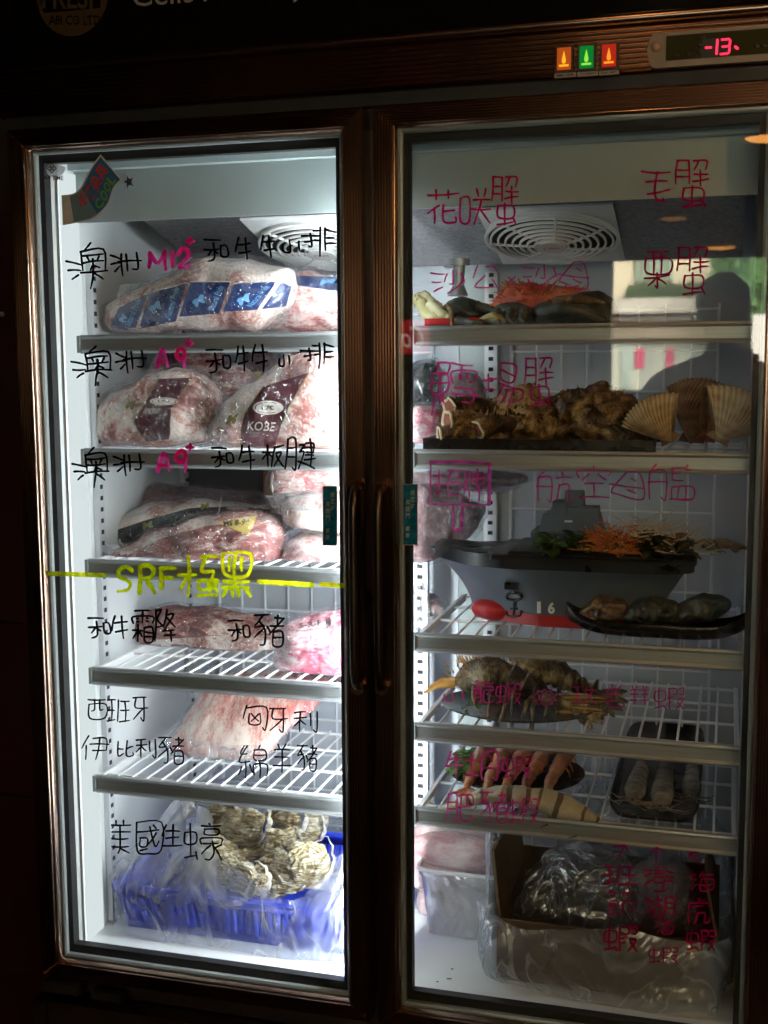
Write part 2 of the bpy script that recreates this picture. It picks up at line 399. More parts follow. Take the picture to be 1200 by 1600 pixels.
G = {
'AO':"088a 1c7c 6e3g c093 748c 74i3jc 86i5 a6b8 g6f8 89i8 d7dc dacc dagb 7dkc dcck ddig",
'ZHOU':"0276 0a69 3g6c 718k a1bg h0idee 58k7",
'HE':"01d1 748h3k 0ac9 6a3f 8bbd d6efjfi6d6",
'NIU':"300d 36g5 4egc a0ck", 'XIAO':"081j9j81 j3kh",
'PAI':"06b6 546d4d 2a79 b0bk 72b2 e0eg e1k3 f7j7 fbkb 89b9",
'M':"120i 12adi0 i0ik", '1':"a0ak", '2':"0641c0h4fa1kkj", '+':"a0ak 0aka", 'A':"0ka0kk 3ehe", '9':"i4c05338acg9i4hk",
'BAN':"07a7 515k 580e 58ac b3k1 c39k d8i8bk dakk",
'JIAN':"200k 20707k5j 2676 1c7c a4d4a9d99k 9fkk h0hi e3j3j8 c6k6 e9j9 ebjb dekd",
'S':"k3c03338caieej2k", 'R':"1k10 10c0i4f91a 9akk", 'F':"1k10 10k0 1aga",
'JI':"0a9a 515k 5a1h c1k1 e1c8i8hc adfdfhbhad gdkdgi gdki akkk",
'HEI':"103aiak010 a0ag 6268 e2e8 2djd 1gjg 4h1k 8h8k chck hhkk",
'SHUANG':"20i0 0804k4k8 a0a8 4565 4767 e5g5 e7g7 0dad 595k 5d0i 5d9h cbkbkkckcb cekf chkh",
'JIANG':"100k 1160267a1b c08b d3i38e c5kb adjd gdgk 9gkg",
'ZHU':"00a0 6007 347a7j4k 6708 790f 98bc e2j2 g0g7 b7k7 k2ad dbjbjkdkdb dfjf",
'XI':"01k1 162kjkk616 717b4d d1dbhb",
'BAN2':"0171 0a6a 0j7i 414j a19k c2k2 caka bkkj g2gk",
'YA':"10i0 5049k9 f0fkbi f91j",
'YI':"500a 383k 82i2ic 67k7 8cic d2ak", 'BI':"313j9g 3a9a d0djkikf dak7",
'LI':"01a0 515k 07b6 580e 58ad e2ee k0kkhi",
'XIONG':"300b 32k2jkgi 575fefe7 77dd d77d",
'MIAN':"401565 600a8a 5a5k 2d0i 8cah f0e3 b3j3j9b9b3 b6j6 bibckckijj fafk",
'YANG':"5073 e0b3 14j4 29h9 0fkf a4ak", 'MEI':"5053 d0d3 03k3 17k7 1bhb 1gig 939g7k ahik",
'GUO':"102iakkik010 26i5 4a9a9f4f4a 4i9h b3ffic g7ae e2g4",
'SHENG':"400b 46i6 4dhc 1kkk b0bk",
'HAO':"050b6b6505 303i 0j6i 6g7k 91k1 d0e1 b3i3i6b6b3 9b98k8kb abib faggekbk ec9h gdkk kcge",
'HUA':"03k2 5056 d0d5 790e 4c4k a9ajijig adhc",
'XIAO2':"050i6i6505 b0c4 h0g4 96k6 8bkb e6da9k dbkj",
'XIE':"100a 1080 808a 1484 1787 b0j0i4 e0b4 b6k6 a9k8 f4fb 5c5hghgc5c abak 4kgj ghik",
'MAO':"01k1 38i7 4gkd b19ebkfkfi",
'LIZ':"20j0 142cjck414 717c d1dc 0fkd acak8j ae3j afhi",
'SHA':"0283 1a6a 2i7e d0dbbb a38a i2ka k8ak", 'GONG':"400b b1h1k6 a92jij gckk", 'X':"00kk k00k",
'MU':"a01d4gjkh2a0 09kc c5f7 adfg",
'XUE':"31817545 4134 15757b1c15 1878 454c 2d1k 5d6g 4d4g 91h2 9894i4i7g8 d2d7 c5c7 f5f7 aahbhfdf 9ckd",
'CHANG':"0877 353c 1c6c 90g1g6e99790 93g6 89ic aa7f bcjcjgfh cc9i fcck",
'ZHAO':"0585 404j1i 0d8b b1j1i8 e1b9 bbkbikckbb",
'PAI2':"313b0k 3979 7179 3d7d7k f0e2 b3k3k9b9b3 b6k6 f3eb aekd gbgk",
'HANG':"4014 141k 14848k6j 0a9a e0f3 b4k4 d9bk d9i9ijkj",
'KONG':"a0a2 0703k3k6 7529 d5i9 4bgb abak 1kkk",
'JIAN2':"4014 141k 14848k6j 0a9a b2b9 b2g2 b5f5 b9g9 i0h3 h3k3 bdkdkkbk bdbk eddk hdhk akkk",
'MU2':"300b 26a6 0cbb 616k c7k7 g1gj bjkj", 'DAN':"301k 30h0hjcj 3bkb a3c7",
'XIA':"040c7c7404 313j 0j7h 6h8k a1ak a1f1f6a6 aae9 aedd h1k1k6h6 gbkbfk gdkk",
'FEI':"100k 10707k5j 1676 1b7b b1k1k9b9 b1bjkjkg f1f9",
'JIE':"3004 2282 5255 d0b4 d2k2 g2g5 282j8h 28888d2d 2a8a 6g9j c8j8jffe c8ck",
'PENG':"0353 0856 0f5b 73e3 a0a6 76d6 79d9dd7d79 7kek dfci f4k5 f8k9 fckc",
'HU':"0255 0757 1g6b 74c4 909b 6b6jbjbb6b e2dk e2k2kjhj e7k7 ecjc",
'HAI':"0253 0857 1h5c b085 a3k3 a79hjgk7a7 7ckc d8ea ddef",
'HUT':"a0a4 b2g2 24k4j7 241k 57f6 9c8h6k 9cgcgjkjkg",
'LONG':"1181 4041 2346 7356 0787 291k 29797k5j 2c7c 2f7f b0b5k5 b2k2 k5k9b9bjkjkh ecke",
'MEIG':"0171 0a7a 0j8i 414j d0a7 c4k4 i49k c7kk", 'LAO':"34g4 a0a9 09k9 i13g 7b7jkjkg 7ege",
'U':"0008 0gg k", }
GY = 0.0112   # front face of the glass, a hair proud of it
def on_glass(px, py, k=0.0):
    return at(px, py, GY-k)
def write(parent, name, mat, items, wd):
    b = B()
    for it in items:
        if it[0] == 'line': stroke(b, it[1], it[2] if len(it) > 2 else wd, on_glass); continue
        g, x0, y0, x1, y1 = it[:5]; ww = it[5] if len(it) > 5 else wd
        for s in G[g].split():
            pts = []
            for i in range(0, len(s)-1, 2):
                u = D20.index(s[i])/20; v = D20.index(s[i+1])/20
                pts.append((x0+(x1-x0)*u+random.uniform(-.6, .6), y0+(y1-y0)*v+random.uniform(-.6, .6)))
            stroke(b, pts, ww, on_glass, 0, True)
    return b.build(name, mat, parent, smooth=0)

def ring(b, x0, x1, z0, z1, wl, wr, wt, wb, prof, m=0, split=False):
    rows = []
    for t, y in prof:
        rows.append([(x0+wl*t, y, z0+wb*t), (x1-wr*t, y, z0+wb*t), (x1-wr*t, y, z1-wt*t), (x0+wl*t, y, z1-wt*t)])
    if not split: b.grid(rows, m, cv=True); return
    for k in range(4): b.grid([[r[k], r[(k+1) % 4]] for r in rows], m)
# ------------------------------------------------------------------ freezer body
W, H, GAP, FW, FT, FB = .626, 1.5, .016, .036, .032, .030
X2 = W+GAP; XR = X2+W
fz = thing('display_freezer', 'tall two door glass display freezer with ribbed bronze frame, lit inside', 'freezer', (.634, .36, -.30))
b = B()   # outer shell, with a front flange behind the doors
b.box(-.012, .05, .045, .70, -.05, 1.505); b.box(XR-.04, XR+.012, .045, .70, -.05, 1.505)
b.box(-.012, XR+.012, .66, .70, -.05, 1.505); b.box(.052, XR-.042, .045, .655, -.05, .030); b.box(.052, XR-.042, .045, .655, 1.472, 1.505)
b.build('cabinet', M['darkbody'], fz, smooth=0)
b = B()   # white liner: walls, floor, ceiling
b.box(.051, .063, .05, .64, .046, 1.46); b.box(1.222, XR-.042, .05, .64, .046, 1.46)
b.box(.051, XR-.042, .05, .64, .0315, .0455); b.box(.051, XR-.042, .05, .64, 1.461, 1.471)
b.build('liner', M['liner'], fz, smooth=0)
b = B(); b.box(.0635, 1.2215, .63, .64, .046, 1.4605); b.box(.612, .648, .60, .629, .046, 1.30)
b.build('back_panel', M['liner_back'], fz, smooth=0)
b = B(); b.box(.594, .684, .0455, .0495, .0305, 1.4715); b.build('mullion', M['bronze_dark'], fz, smooth=0)
b = B(); b.box(.632, .648, .0500, .165, .047, 1.46); b.build('light_baffle', M['liner'], fz, smooth=0)  # unseen fin added between the tubes to block light from the right half
b = B(); b.tube([(.619, .061, .09), (.619, .061, 1.33)], .0095, 12); b.build('light_tube', M['tube'], fz)
b = B(); b.tube([(.661, .061, .09), (.661, .061, 1.33)], .0095, 12); b.build('light_tube', M['tube_dim'], fz)  # added dimmer twin of the mullion tube, keeps the right half dark
b = B(); ring(b, .053, 1.232, .0325, 1.4705, .0100, .0100, .0120, .0120, [(0, .0455), (1, .0555)]); b.build('liner_edge', M['liner'], fz, smooth=0)
b = B(); b.box(.0632, .0672, .0562, .112, .047, 1.44); b.build('side_lamp', M['strip'], fz, smooth=0)
b = B(); b.box(.0636, 1.2214, .105, .112, 1.357, 1.452); b.box(.0636, 1.2214, .085, .104, 1.4445, 1.4602)
b.build('valance', M['valance'], fz, smooth=0)
# evaporator cover with two fans
def cov(x, y, off=0): return Vector((x, y, 1.378-.27*(y-.2)-off))
b = B(); cx0, cx1 = .137, 1.20
b.quad(cov(cx0, .2), cov(cx1, .2), cov(cx1, .5), cov(cx0, .5))
b.quad((cx0, .5, cov(0, .5).z), (cx1, .5, cov(0, .5).z), (cx1, .5, 1.455), (cx0, .5, 1.455))
b.poly([cov(cx0, .2), cov(cx0, .5), (cx0, .5, 1.455), (cx0, .2, 1.455)]); b.poly([cov(cx1, .2), cov(cx1, .5), (cx1, .5, 1.455), (cx1, .2, 1.455)])
b.quad((cx0, .2, 1.455), (cx1, .2, 1.455), cov(cx1, .2), cov(cx0, .2))
b.build('evaporator_cover', M['stucco'], fz, smooth=0)
nrm = Vector((0, -.27, -1)).normalized(); tx = Vector((1, 0, 0)); ty = tx.cross(nrm).normalized()
for fx in (.440, .872):
    c = cov(fx, .352); P = lambda r, a, o=0: c+nrm*o+tx*r*math.cos(a)+ty*r*math.sin(a)
    b = B(); b.grid([[cov(x, y, o) for x in (fx-.112, fx+.118)] for y, o in ((.222, .003), (.222, .007), (.482, .007), (.482, .003), (.222, .003))])
    g = b.build('fan_plate', M['fanwhite'], fz, smooth=0)
    b = B(); b.poly([P(.113, t*math.pi/24, .0085) for t in range(48)]); b.build('fan_opening', M['black'], g, smooth=0)  # flat black disc, the darkness of the hole put into its colour
    b = B()
    for i, r in enumerate((.030, .043, .056, .069, .082, .095, .108, .117)):
        b.grid([[P(r+(.0036 if i == 7 else .0022)*math.cos(k*math.pi/4), a*math.pi/32, .014+.012*(1-(r/.117)**2)+.003*math.sin(k*math.pi/4)) for k in range(8)] for a in range(64)], cu=True, cv=True)
    for a in range(7):
        th = a*2*math.pi/7+.4
        b.tube([P(r, th+(.117-r)*1.2, .014+.012*(1-(r/.117)**2)) for r in (.02, .05, .085, .117)], .0026, 6)
    b.grid([[P(.1185, a*math.pi/32, o) for o in (.007, .017)] for a in range(65)])
    b.build('fan_grille', M['fanwhite'], g)
    b = B(); b.poly([P(.026, t*math.pi/12, .029) for t in range(24)]); b.grid([[P(.026, t*math.pi/12, o) for o in (.02, .029)] for t in range(25)])
    b.build('fan_hub', M['fanwhite'], g)
    b = B(); put_text(b, 'CWH', rectq(-.014, .006, .014, -.006), lambda x, y: c+nrm*.0295+tx*x+ty*y*-1, bold=.01)
    b.build('fan_lettering', plain('brown print', (.25, .10, .06), .5), g, smooth=0)
b = B(); p0 = at(718, 405, .42); p1 = at(716, 446, .42)
b.tube([p0, p0-Vector((0, 0, .012))], .020, 14); b.tube([p0-Vector((0, 0, .01)), p1], .0105, 14); b.tube([p1, p1-Vector((0, 0, .02))], [.0105, .02], 14)
b.build('drain_pipe', M['alu'], fz)

# slotted posts
def post(x, y, w, face, z0=.05, z1=1.29):
    b = B(); bs = B()
    if face == 'x': b.box(x, x+.010, y, y+w, z0, z1)
    else: b.box(x, x+w, y, y+.018, z0, z1)
    n = int((z1-z0)/.021)
    for i in range(n):
        z = z0+.012+i*.021
        if face == 'x': bs.box(x+.0085, x+.0106, y+w*.3, y+w*.72, z, z+.008)
        else: bs.box(x+w*.32, x+w*.70, y-.0006, y+.003, z, z+.008)
    o = b.build('shelf_post', M['post'], fz, smooth=0); bs.build('slots', M['slot'], o, smooth=0)
post(.064, .135, .022, 'x'); post(.064, .50, .03, 'x'); 
post(.600, .40, .030, 'y', z1=.80); post(.702, .598, .026, 'y')
b = B(); b.box(.640, .701, .606, .6295, .05, 1.29); b.build('duct_plate', M['valance'], fz, smooth=0)
# wire racks on the back wall
for x0, x1 in ((.10, .59), (.755, 1.16)):
    b = B(); n = int((x1-x0)/.05)
    for i in range(n+1):
        x = x0+(x1-x0)*i/n; b.tube([(x, .612, .08), (x, .612, 1.22)], .0022 if 0 < i < n else .0035, 6)
    for i in range(15): b.tube([(x0, .608, .09+i*.08), (x1, .608, .09+i*.08)], .0024, 6)
    b.build('back_rack', M['wire'], fz)

# shelves
SHL = (1.160, .961, .762, .563, .360); SHR = (1.167, .967, .660, .506, .359)
PROF = [(.082, -.032), (.0735, -.0325), (.0715, -.029), (.0735, -.0265), (.0745, -.025), (.0745, -.0075), (.0735, -.006), (.0715, -.0035), (.073, 0), (.079, .0005), (.082, -.001)]
def shelf(x0, x1, z):
    b = B(); zz = z-.0045
    n = round((x1-x0)/.030)
    for i in range(n+1):
        x = x0+.006+(x1-x0-.012)*i/n; b.tube([(x, .083, zz), (x, .452, zz)], .0021, 6)
    for y in (.105, .225, .345, .450): b.tube([(x0+.004, y, zz-.0045), (x1-.004, y, zz-.0045)], .0028 if y != .225 else .0026, 6)
    b.box(x0, x0+.006, .083, .45, zz-.012, zz+.001); b.box(x1-.006, x1, .083, .45, zz-.012, zz+.001)
    s = b.build('shelf', M['wire'], fz)
    b = B(); rows = [[(x0, y, z+dz) for y, dz in PROF], [(x1, y, z+dz) for y, dz in PROF]]
    b.grid(rows); b.poly(rows[0]); b.poly(rows[1]); b.build('front_rail', M['alu'], s, smooth=30)
    for xa, xb in ((x0-.006, x0-.0005), (x1+.0005, x1+.006)):
        b = B(); b.box(xa, xb, .0715, .0815, z-.031, z-.001); b.build('end_cap', M['valance'], s, smooth=0)
for z in SHL: shelf(.083, .594, z)
for z in SHR: shelf(.690, 1.214, z)

# header: ribbed control strip, sign, base
def ribs_h(b, x0, x1, z0, z1, n, y0, amp=.0045, back=.04):
    pts = [(back, z0), (y0, z0)]
    for i in range(n):
        za = z0+(z1-z0)*i/n; dz = (z1-z0)/n
        pts += [(y0-amp*(1-math.cos(2*math.pi*k/8))*.5, za+dz*k/8) for k in range(8)]
    pts += [(y0, z1), (back, z1)]
    rows = [[(x, y, z) for y, z in pts] for x in (x0, x1)]
    b.grid(rows); b.poly(rows[0]); b.poly(rows[1])
b = B(); ribs_h(b, -.022, XR+.03, 1.525, 1.590, 9, .002)
rows = [[(x, y, z) for y, z in ((.04, 1.591), (.0, 1.591), (-.006, 1.594), (-.008, 1.599), (-.006, 1.604), (.0, 1.607), (.04, 1.607))] for x in (-.022, XR+.03)]
b.grid(rows); b.poly(rows[0]); b.poly(rows[1])
hp = b.build('header_panel', M['bronze'], fz, smooth=60)
b = B(); b.box(-.012, XR+.012, .02, .044, 1.5055, 1.5245); b.build('top_gap', M['black'], fz, smooth=0)
SY = .004
b = B(); b.box(.012, XR+.02, SY, .05, 1.6075, 1.86); sg = b.build('sign_board', M['signblack'], fz, smooth=0)
b = B(); b.box(-.014, .0115, .002, .05, 1.6075, 1.86); b.build('sign_trim', M['bronze_dark'], fz, smooth=0)
sgn = lambda k: (lambda px, py, kk=0: at(px, py, SY-k))
gold = plain('dull gold print', (.06, .035, .013), .35); dimwhite = plain('off white lettering', (.25, .23, .21), .4)
c = at(113, -8, SY); rr = (at(113, 57, SY)-c).length
b = B()
def disc(a0, a1, r0, r1, k, m):
    n = 40
    b.grid([[(c.x+r*math.cos(a0+(a1-a0)*i/n), SY-k, c.z+r*math.sin(a0+(a1-a0)*i/n)) for r in (r0, r1)] for i in range(n+1)], m)
disc(0, 2*math.pi, rr*.90, rr, .0006, 0)
zc = math.asin(-.42)
b.poly([(c.x+rr*.905*math.cos(a), SY-.0009, c.z+rr*.905*math.sin(a)) for a in [math.pi-zc+(math.pi+2*zc)*i/24 for i in range(25)]], 0)
put_text(b, 'FRESH', rectq(66, -22, 162, 14), sgn(.001), 0, bold=.02)
put_text(b, 'ABI CO LTD', rectq(76, 24, 156, 39), sgn(.0014), 1, bold=.01)
b.build('emblem', [gold, M['signblack']], sg, smooth=0)
b = B(); put_text(b, 'Cells Alive by', ((207, -24), (478, -46), (478, 2), (207, 22)), sgn(.0008)); b.build('lettering', dimwhite, sg, smooth=0)
b = B(); ribs_h(b, -.02, XR+.02, -.30, -.052, 3, .002, .002)
b.box(-.02, .006, -.004, .001, -.299, -.0525)
b.build('base_panel', M['bronze'], fz, smooth=25)
b = B(); b.box(.004, .075, -.004, .03, -.030, -.012); b.box(.10, .16, -.003, .02, -.032, -.018); b.build('hinge', M['black'], fz, smooth=0)

# indicator lamps, thermostat
for cx, cy, colr, nm in ((882, 93, (1, .16, .02), 'amber'), (917, 90.5, (.01, .45, .06), 'green'), (952, 88, (1, .05, .02), 'red')):
    p = at(cx, cy, -.006); hw, hh = .0125, .0185
    b = B(); b.box(p.x-hw, p.x+hw, -.010, .004, p.z-hh, p.z+hh); il = b.build('indicator_light', M['bronze_dark'], fz, smooth=0, label=nm+' indicator lamp')
    b = B(); b.box(p.x-hw+.0025, p.x+hw-.0025, -.0125, -.0103, p.z-hh+.003, p.z+hh-.003)
    b.build('lens', lampmat(nm+' lit lens', colr, .42), il, smooth=0)
    b = B(); n = 12
    b.poly([(p.x+.0034*s, -.0131, p.z+z) for s, z in ((0, .011), (.5, .004), (.9, -.002), (.8, -.006), (0, -.008), (-.8, -.006), (-.9, -.002), (-.5, .004))])
    b.box(p.x-.007, p.x+.007, -.0131, -.0126, p.z-.0115, p.z-.0085)
    b.build('flame_symbol', lampmat(nm+' symbol', tuple(min(1, x+.25*(i < 2)) for i, x in enumerate(colr)), 1.2), il, smooth=0)
for x0, x1, tx_ in ((866, 900, '電 源'), (902, 934, '壓縮機'), (936, 967, '除 霜')):
    p0 = at(x0, 122-(x0-866)*.06, -.004); p1 = at(x1, 113-(x0-866)*.06, -.004)
    b = B(); b.box(p0.x, p1.x, -.0042, .003, p0.z, p1.z)
    put_text(b, tx_, rectq(p0.x+.003, p1.z-.0018, p1.x-.003, p0.z+.0018), lambda x, z: Vector((x, -.0045, z)), 1, bold=.02)
    b.build('caption_plate', [plain('grey caption', (.30, .27, .25), .5), M['inkdark']], hp, smooth=0)
pl_ = at(1012, 82, -.006); zt = pl_.z
b = B(); n = 10; x0 = pl_.x; 
prof = [(x0+.014-.014*math.cos(i*math.pi/18), 0) for i in range(n)]
z0, z1 = zt-.024, zt+.024
out = [(x0+.012-.012*math.cos(a), zt+.024*math.sin(a)) for a in [-math.pi/2+math.pi*i/12 for i in range(13)]]
out = out+[(XR+.0, z1), (XR+.0, z0)]
b.poly([(x, -.012, z) for x, z in out]); b.grid([[(x, y, z) for y in (-.012, .001)] for x, z in out+out[:1]])
th = b.build('thermostat', plain('grey bezel', (.23, .20, .17), .35), fz, smooth=30)
b = B(); b.box(x0+.026, XR-.01, -.0135, -.0122, zt-.015, zt+.019); b.build('display_window', plain('smoked olive window', (.035, .036, .014), .15), th, smooth=0)
b = B(); b.ball((x0+.012, -.012, zt+.006), .008, .004, .008); b.build('knob', plain('bezel knob', (.30, .2, .14), .3), th)
for dx, dz in ((.042, -.009), (.058, -.008), (.073, -.006), (.073, .004), (.076, .013), (.150, -.004), (.160, -.004)):
    b = B(); b.ball((x0+dx, -.0138, zt+dz), .0045, .0012, .0035); b.build('button', M['black'], th)
b = B(); p = at(1096, 76, -.014); b.box(p.x, p.x+.040, -.0142, -.0136, p.z-.013, p.z+.013); b.build('digit_window', M['black'], th, smooth=0)
led = lampmat('red led digits', (1, .02, .06), 3.0)
b = B(); sg_ = lambda pts, wd: stroke(b, pts, wd, lambda px, py, k=0: at(px, py, -.0146-k))
sg_([(1103, 74.5), (1111, 74)], 3.2)
sg_([(1121, 62.5), (1119.5, 84)], 3.4)
sg_([(1128, 62), (1139, 61)], 3); sg_([(1141, 63), (1140, 71)], 3); sg_([(1129, 73), (1138, 72)], 3); sg_([(1140, 75), (1139, 82)], 3); sg_([(1126, 84.5), (1137, 83.5)], 3)
sg_([(1149, 73), (1152, 75.5)], 4)
b.build('digits', led, th, smooth=0)

# ------------------------------------------------------------------ doors
def make_door(x0, handle_x):
    x1 = x0+W
    prof = [(0, .040), (0, .001)]; n = 7
    for i in range(n):
        a = .02+.90*i/n; d = .90/n
        prof += [(a+d*k/7, .002-.0036*(1-math.cos(2*math.pi*k/7))*.5) for k in range(7)]
    prof += [(.94, .001), (1, .003), (1, .040), (0, .040)]
    b = B(); ring(b, x0, x1, 0, H, FW, FW, FT, FB, prof, split=True)
    d = b.build('door', M['bronze'], fz, smooth=60, weld=False)
    gx0, gx1, gz0, gz1 = x0+FW, x1-FW, FB, H-FT
    b = B(); b.box(gx0+.0008, gx1-.0008, .012, .016, gz0+.0008, gz1-.0008); b.build('glass_pane', M['glass'], d, smooth=0)
    b = B(); ring(b, gx0+.0006, gx1-.0006, gz0+.0006, gz1-.0006, .007, .007, .006, .007, [(0, .017), (.5, .0165), (1, .018), (1, .026), (0, .026)])
    b.build('edge_reflection', M['alu'], d, smooth=0)  # alu ring stands in for the frame's inner edge and its reflection
    b = B(); ring(b, gx0+.0004, gx1-.0004, gz0+.0004, gz1-.0004, .016, .016, .020, .022, [(0, .027), (1, .027), (1, .044), (0, .044), (0, .027)])
    b.build('gasket', M['black'], d, smooth=0)
    # pull handle: bar on two curved feet
    zt = at(592 if x0 > .3 else 556, 760, -.02).z; zb = at(592 if x0 > .3 else 560, 1078, -.02).z
    b = B(); pts = [(handle_x, .000, zt), (handle_x, -.013, zt-.003), (handle_x, -.023, zt-.015), (handle_x, -.027, zt-.035)]
    zs = [zt-.06+(zb-zt+.12)*i/6 for i in range(7)]
    pts += [(handle_x, -.028, z) for z in zs]+[(handle_x, -.027, zb+.035), (handle_x, -.023, zb+.015), (handle_x, -.013, zb+.003), (handle_x, .000, zb)]
    b.tube(pts, .0072, 10, flat=.8); b.build('handle', M['bronze_dark'], d)
    for z in (zt, zb):
        b = B(); b.tube([(handle_x, .003, z), (handle_x, -.012, z)], [.0125, .0115], 14)
        b.build('handle_foot', M['orange_glint'], d)  # orange highlight of the curved ends put into the metal colour
    return d
DL = make_door(0, W-.0125); DR = make_door(X2, X2+.0125)

K, MG, CR, PK = M['ink_black'], M['ink_magenta'], M['ink_crimson'], M['ink_pink']
bw = 3.3
def wl(mat, items, wd=bw, door=None): write(door or DL, 'marker_writing', mat, items, wd)
wl(K, [('AO', 103, 379, 168, 451), ('ZHOU', 173, 395, 221, 431), ('HE', 319, 373, 358, 408), ('NIU', 368, 372, 398, 405), ('NIU', 407, 368, 434, 402), ('XIAO', 442, 374, 468, 394), ('PAI', 471, 356, 524, 400)])
wl(PK, [('M', 233, 392, 261, 421), ('1', 269, 394, 270, 417), ('2', 279, 388, 297, 417), ('+', 291, 371, 302, 382, 5)], 6.2)
wl(K, [('AO', 111, 541, 175, 602), ('ZHOU', 181, 548, 228, 583), ('HE', 322, 545, 362, 583), ('NIU', 368, 541, 392, 580), ('NIU', 394, 539, 424, 580), ('XIAO', 436, 554, 452, 572), ('PAI', 470, 536, 522, 576)])
wl(PK, [('A', 246, 546, 262, 573), ('9', 273, 544, 290, 574), ('+', 290, 531, 301, 542, 5)], 6.2)
wl(K, [('AO', 113, 699, 170, 762), ('ZHOU', 177, 710, 225, 743), ('HE', 331, 699, 366, 730), ('NIU', 373, 697, 404, 732), ('BAN', 410, 694, 443, 729), ('JIAN', 445, 686, 492, 732)])
wl(PK, [('A', 246, 708, 265, 736), ('9', 273, 704, 292, 736), ('+', 292, 694, 302, 704, 5)], 6.2)
wl(M['ink_green'], [('S', 182, 886, 206, 924, 6), ('R', 217, 884, 242, 926, 7), ('F', 250, 888, 274, 918, 7), ('JI', 279, 867, 340, 930, 5.6), ('HEI', 345, 865, 391, 932, 5.6),
   ('line', [(70, 896), (120, 897.5), (162, 899)], 7.5), ('line', [(405, 909), (450, 911.5), (488, 914)], 8), ('line', [(502, 913), (536, 915)], 7.5)])
wl(K, [('HE', 138, 964, 174, 997), ('NIU', 175, 963, 205, 998), ('SHUANG', 208, 954, 238, 1002), ('JIANG', 242, 953, 274, 1002)])
wl(K, [('HE', 357, 968, 392, 1002), ('ZHU', 398, 961, 443, 1008)])
wl(K, [('XI', 138, 1092, 165, 1122), ('BAN2', 168, 1092, 202, 1128), ('YA', 207, 1090, 230, 1125)], 2.5)
wl(K, [('YI', 128, 1150, 170, 1187), ('BI', 180, 1158, 208, 1182), ('LI', 213, 1155, 243, 1183), ('ZHU', 248, 1152, 287, 1192)], 2.5)
wl(K, [('XIONG', 380, 1102, 417, 1140), ('YA', 420, 1107, 450, 1143), ('LI', 460, 1112, 495, 1143)], 2.5)
wl(K, [('MIAN', 373, 1165, 417, 1215), ('YANG', 427, 1163, 455, 1207), ('ZHU', 465, 1165, 495, 1203)], 2.5)
wl(K, [('MEI', 174, 1282, 204, 1333), ('GUO', 211, 1285, 252, 1334), ('SHENG', 253, 1289, 284, 1321), ('HAO', 289, 1287, 346, 1343)], 2.8)
def wr(mat, items, wd=3.0): write(DR, 'marker_writing', mat, items, wd)
wr(CR, [('HUA', 669, 297, 717, 349), ('XIAO2', 719, 296, 766, 351), ('XIE', 768, 277, 810, 351)], 3.2)
wr(CR, [('MAO', 1003, 266, 1047, 313), ('XIE', 1056, 251, 1107, 323)], 3.2)
wr(CR, [('LIZ', 1007, 393, 1047, 449), ('XIE', 1058, 387, 1106, 460)], 3.0)
wr(MG, [('SHA', 673, 423, 726, 459), ('GONG', 739, 415, 777, 450), ('X', 794, 433, 805, 441), ('SHA', 815, 414, 870, 451), ('MU', 873, 409, 920, 451)], 2.4)
wr(MG, [('XUE', 671, 563, 750, 649), ('CHANG', 754, 567, 818, 637), ('XIE', 820, 560, 864, 635)], 3.0)
wr(M['ink_pink'], [('ZHAO', 677, 734, 719, 772, 2.6), ('PAI2', 722, 732, 755, 783, 2.6), ('line', [(673, 724), (672, 786), (674, 789)], 2.6), ('line', [(674, 788), (766, 789)], 2.8), ('line', [(673, 722), (720, 721), (767, 725)], 5),
   ('line', [(765, 726), (764, 787)], 6), ('line', [(708, 790), (708, 827), (712, 829)], 3), ('line', [(712, 829), (721, 826), (723, 791)], 4.5)])
wr(MG, [('HANG', 838, 737, 895, 783), ('KONG', 904, 728, 952, 778), ('MU', 953, 737, 1008, 780), ('JIAN2', 1012, 726, 1082, 780)], 2.4)
star = []
for i in range(20): star.append((851+(19 if i % 2 else 15)*math.cos(i*math.pi/10), 1090+(13 if i % 2 else 9.5)*math.sin(i*math.pi/10)))
wr(MG, [('XIAO', 694, 1077, 724, 1096), ('LONG', 740, 1064, 770, 1098), ('XIA', 776, 1067, 813, 1100), ('line', star+star[:1], 2.0), ('line', [(842, 1086), (843, 1093), (849, 1093), (849, 1086)], 1.8), ('line', [(858, 1086), (854, 1087), (858, 1091), (853, 1094)], 1.8),
   ('MEIG', 895, 1072, 931, 1100), ('LAO', 940, 1070, 974, 1106), ('YANG', 984, 1072, 1000, 1101), ('YANG', 1001, 1072, 1015, 1101), ('XIA', 1023, 1074, 1068, 1108)], 2.2)
wr(MG, [('MU2', 697, 1175, 747, 1213), ('DAN', 751, 1176, 782, 1218), ('XIA', 785, 1181, 828, 1217)], 2.9)
wr(MG, [('FEI', 700, 1241, 738, 1282), ('ZHU', 750, 1238, 792, 1284), ('XIA', 795, 1247, 840, 1285)], 2.6)
wr(CR, [('line', [(966, 1341), (976, 1321)]), ('line', [(958, 1323), (976, 1321), (982, 1331)]), ('BAN2', 944, 1352, 993, 1383), ('JIE', 949, 1392, 990, 1432, 2.4), ('XIA', 945, 1447, 994, 1486, 3.6)], 2.8)
wr(CR, [('line', [(1025, 1346), (1026, 1324)]), ('line', [(1015, 1331), (1026, 1324), (1037, 1330)]), ('PENG', 1008, 1354, 1052, 1392), ('HU', 1009, 1400, 1053, 1432), ('HAI', 1025, 1437, 1051, 1463, 2.4), ('XIA', 1015, 1480, 1058, 1505, 2.2)], 2.8)
wr(CR, [('line', [(1095, 1352), (1078, 1332)]), ('line', [(1077, 1341), (1078, 1332), (1091, 1332)]), ('HAI', 1078, 1362, 1115, 1396), ('HUT', 1075, 1403, 1108, 1443), ('XIA', 1074, 1453, 1117, 1485)], 2.8)

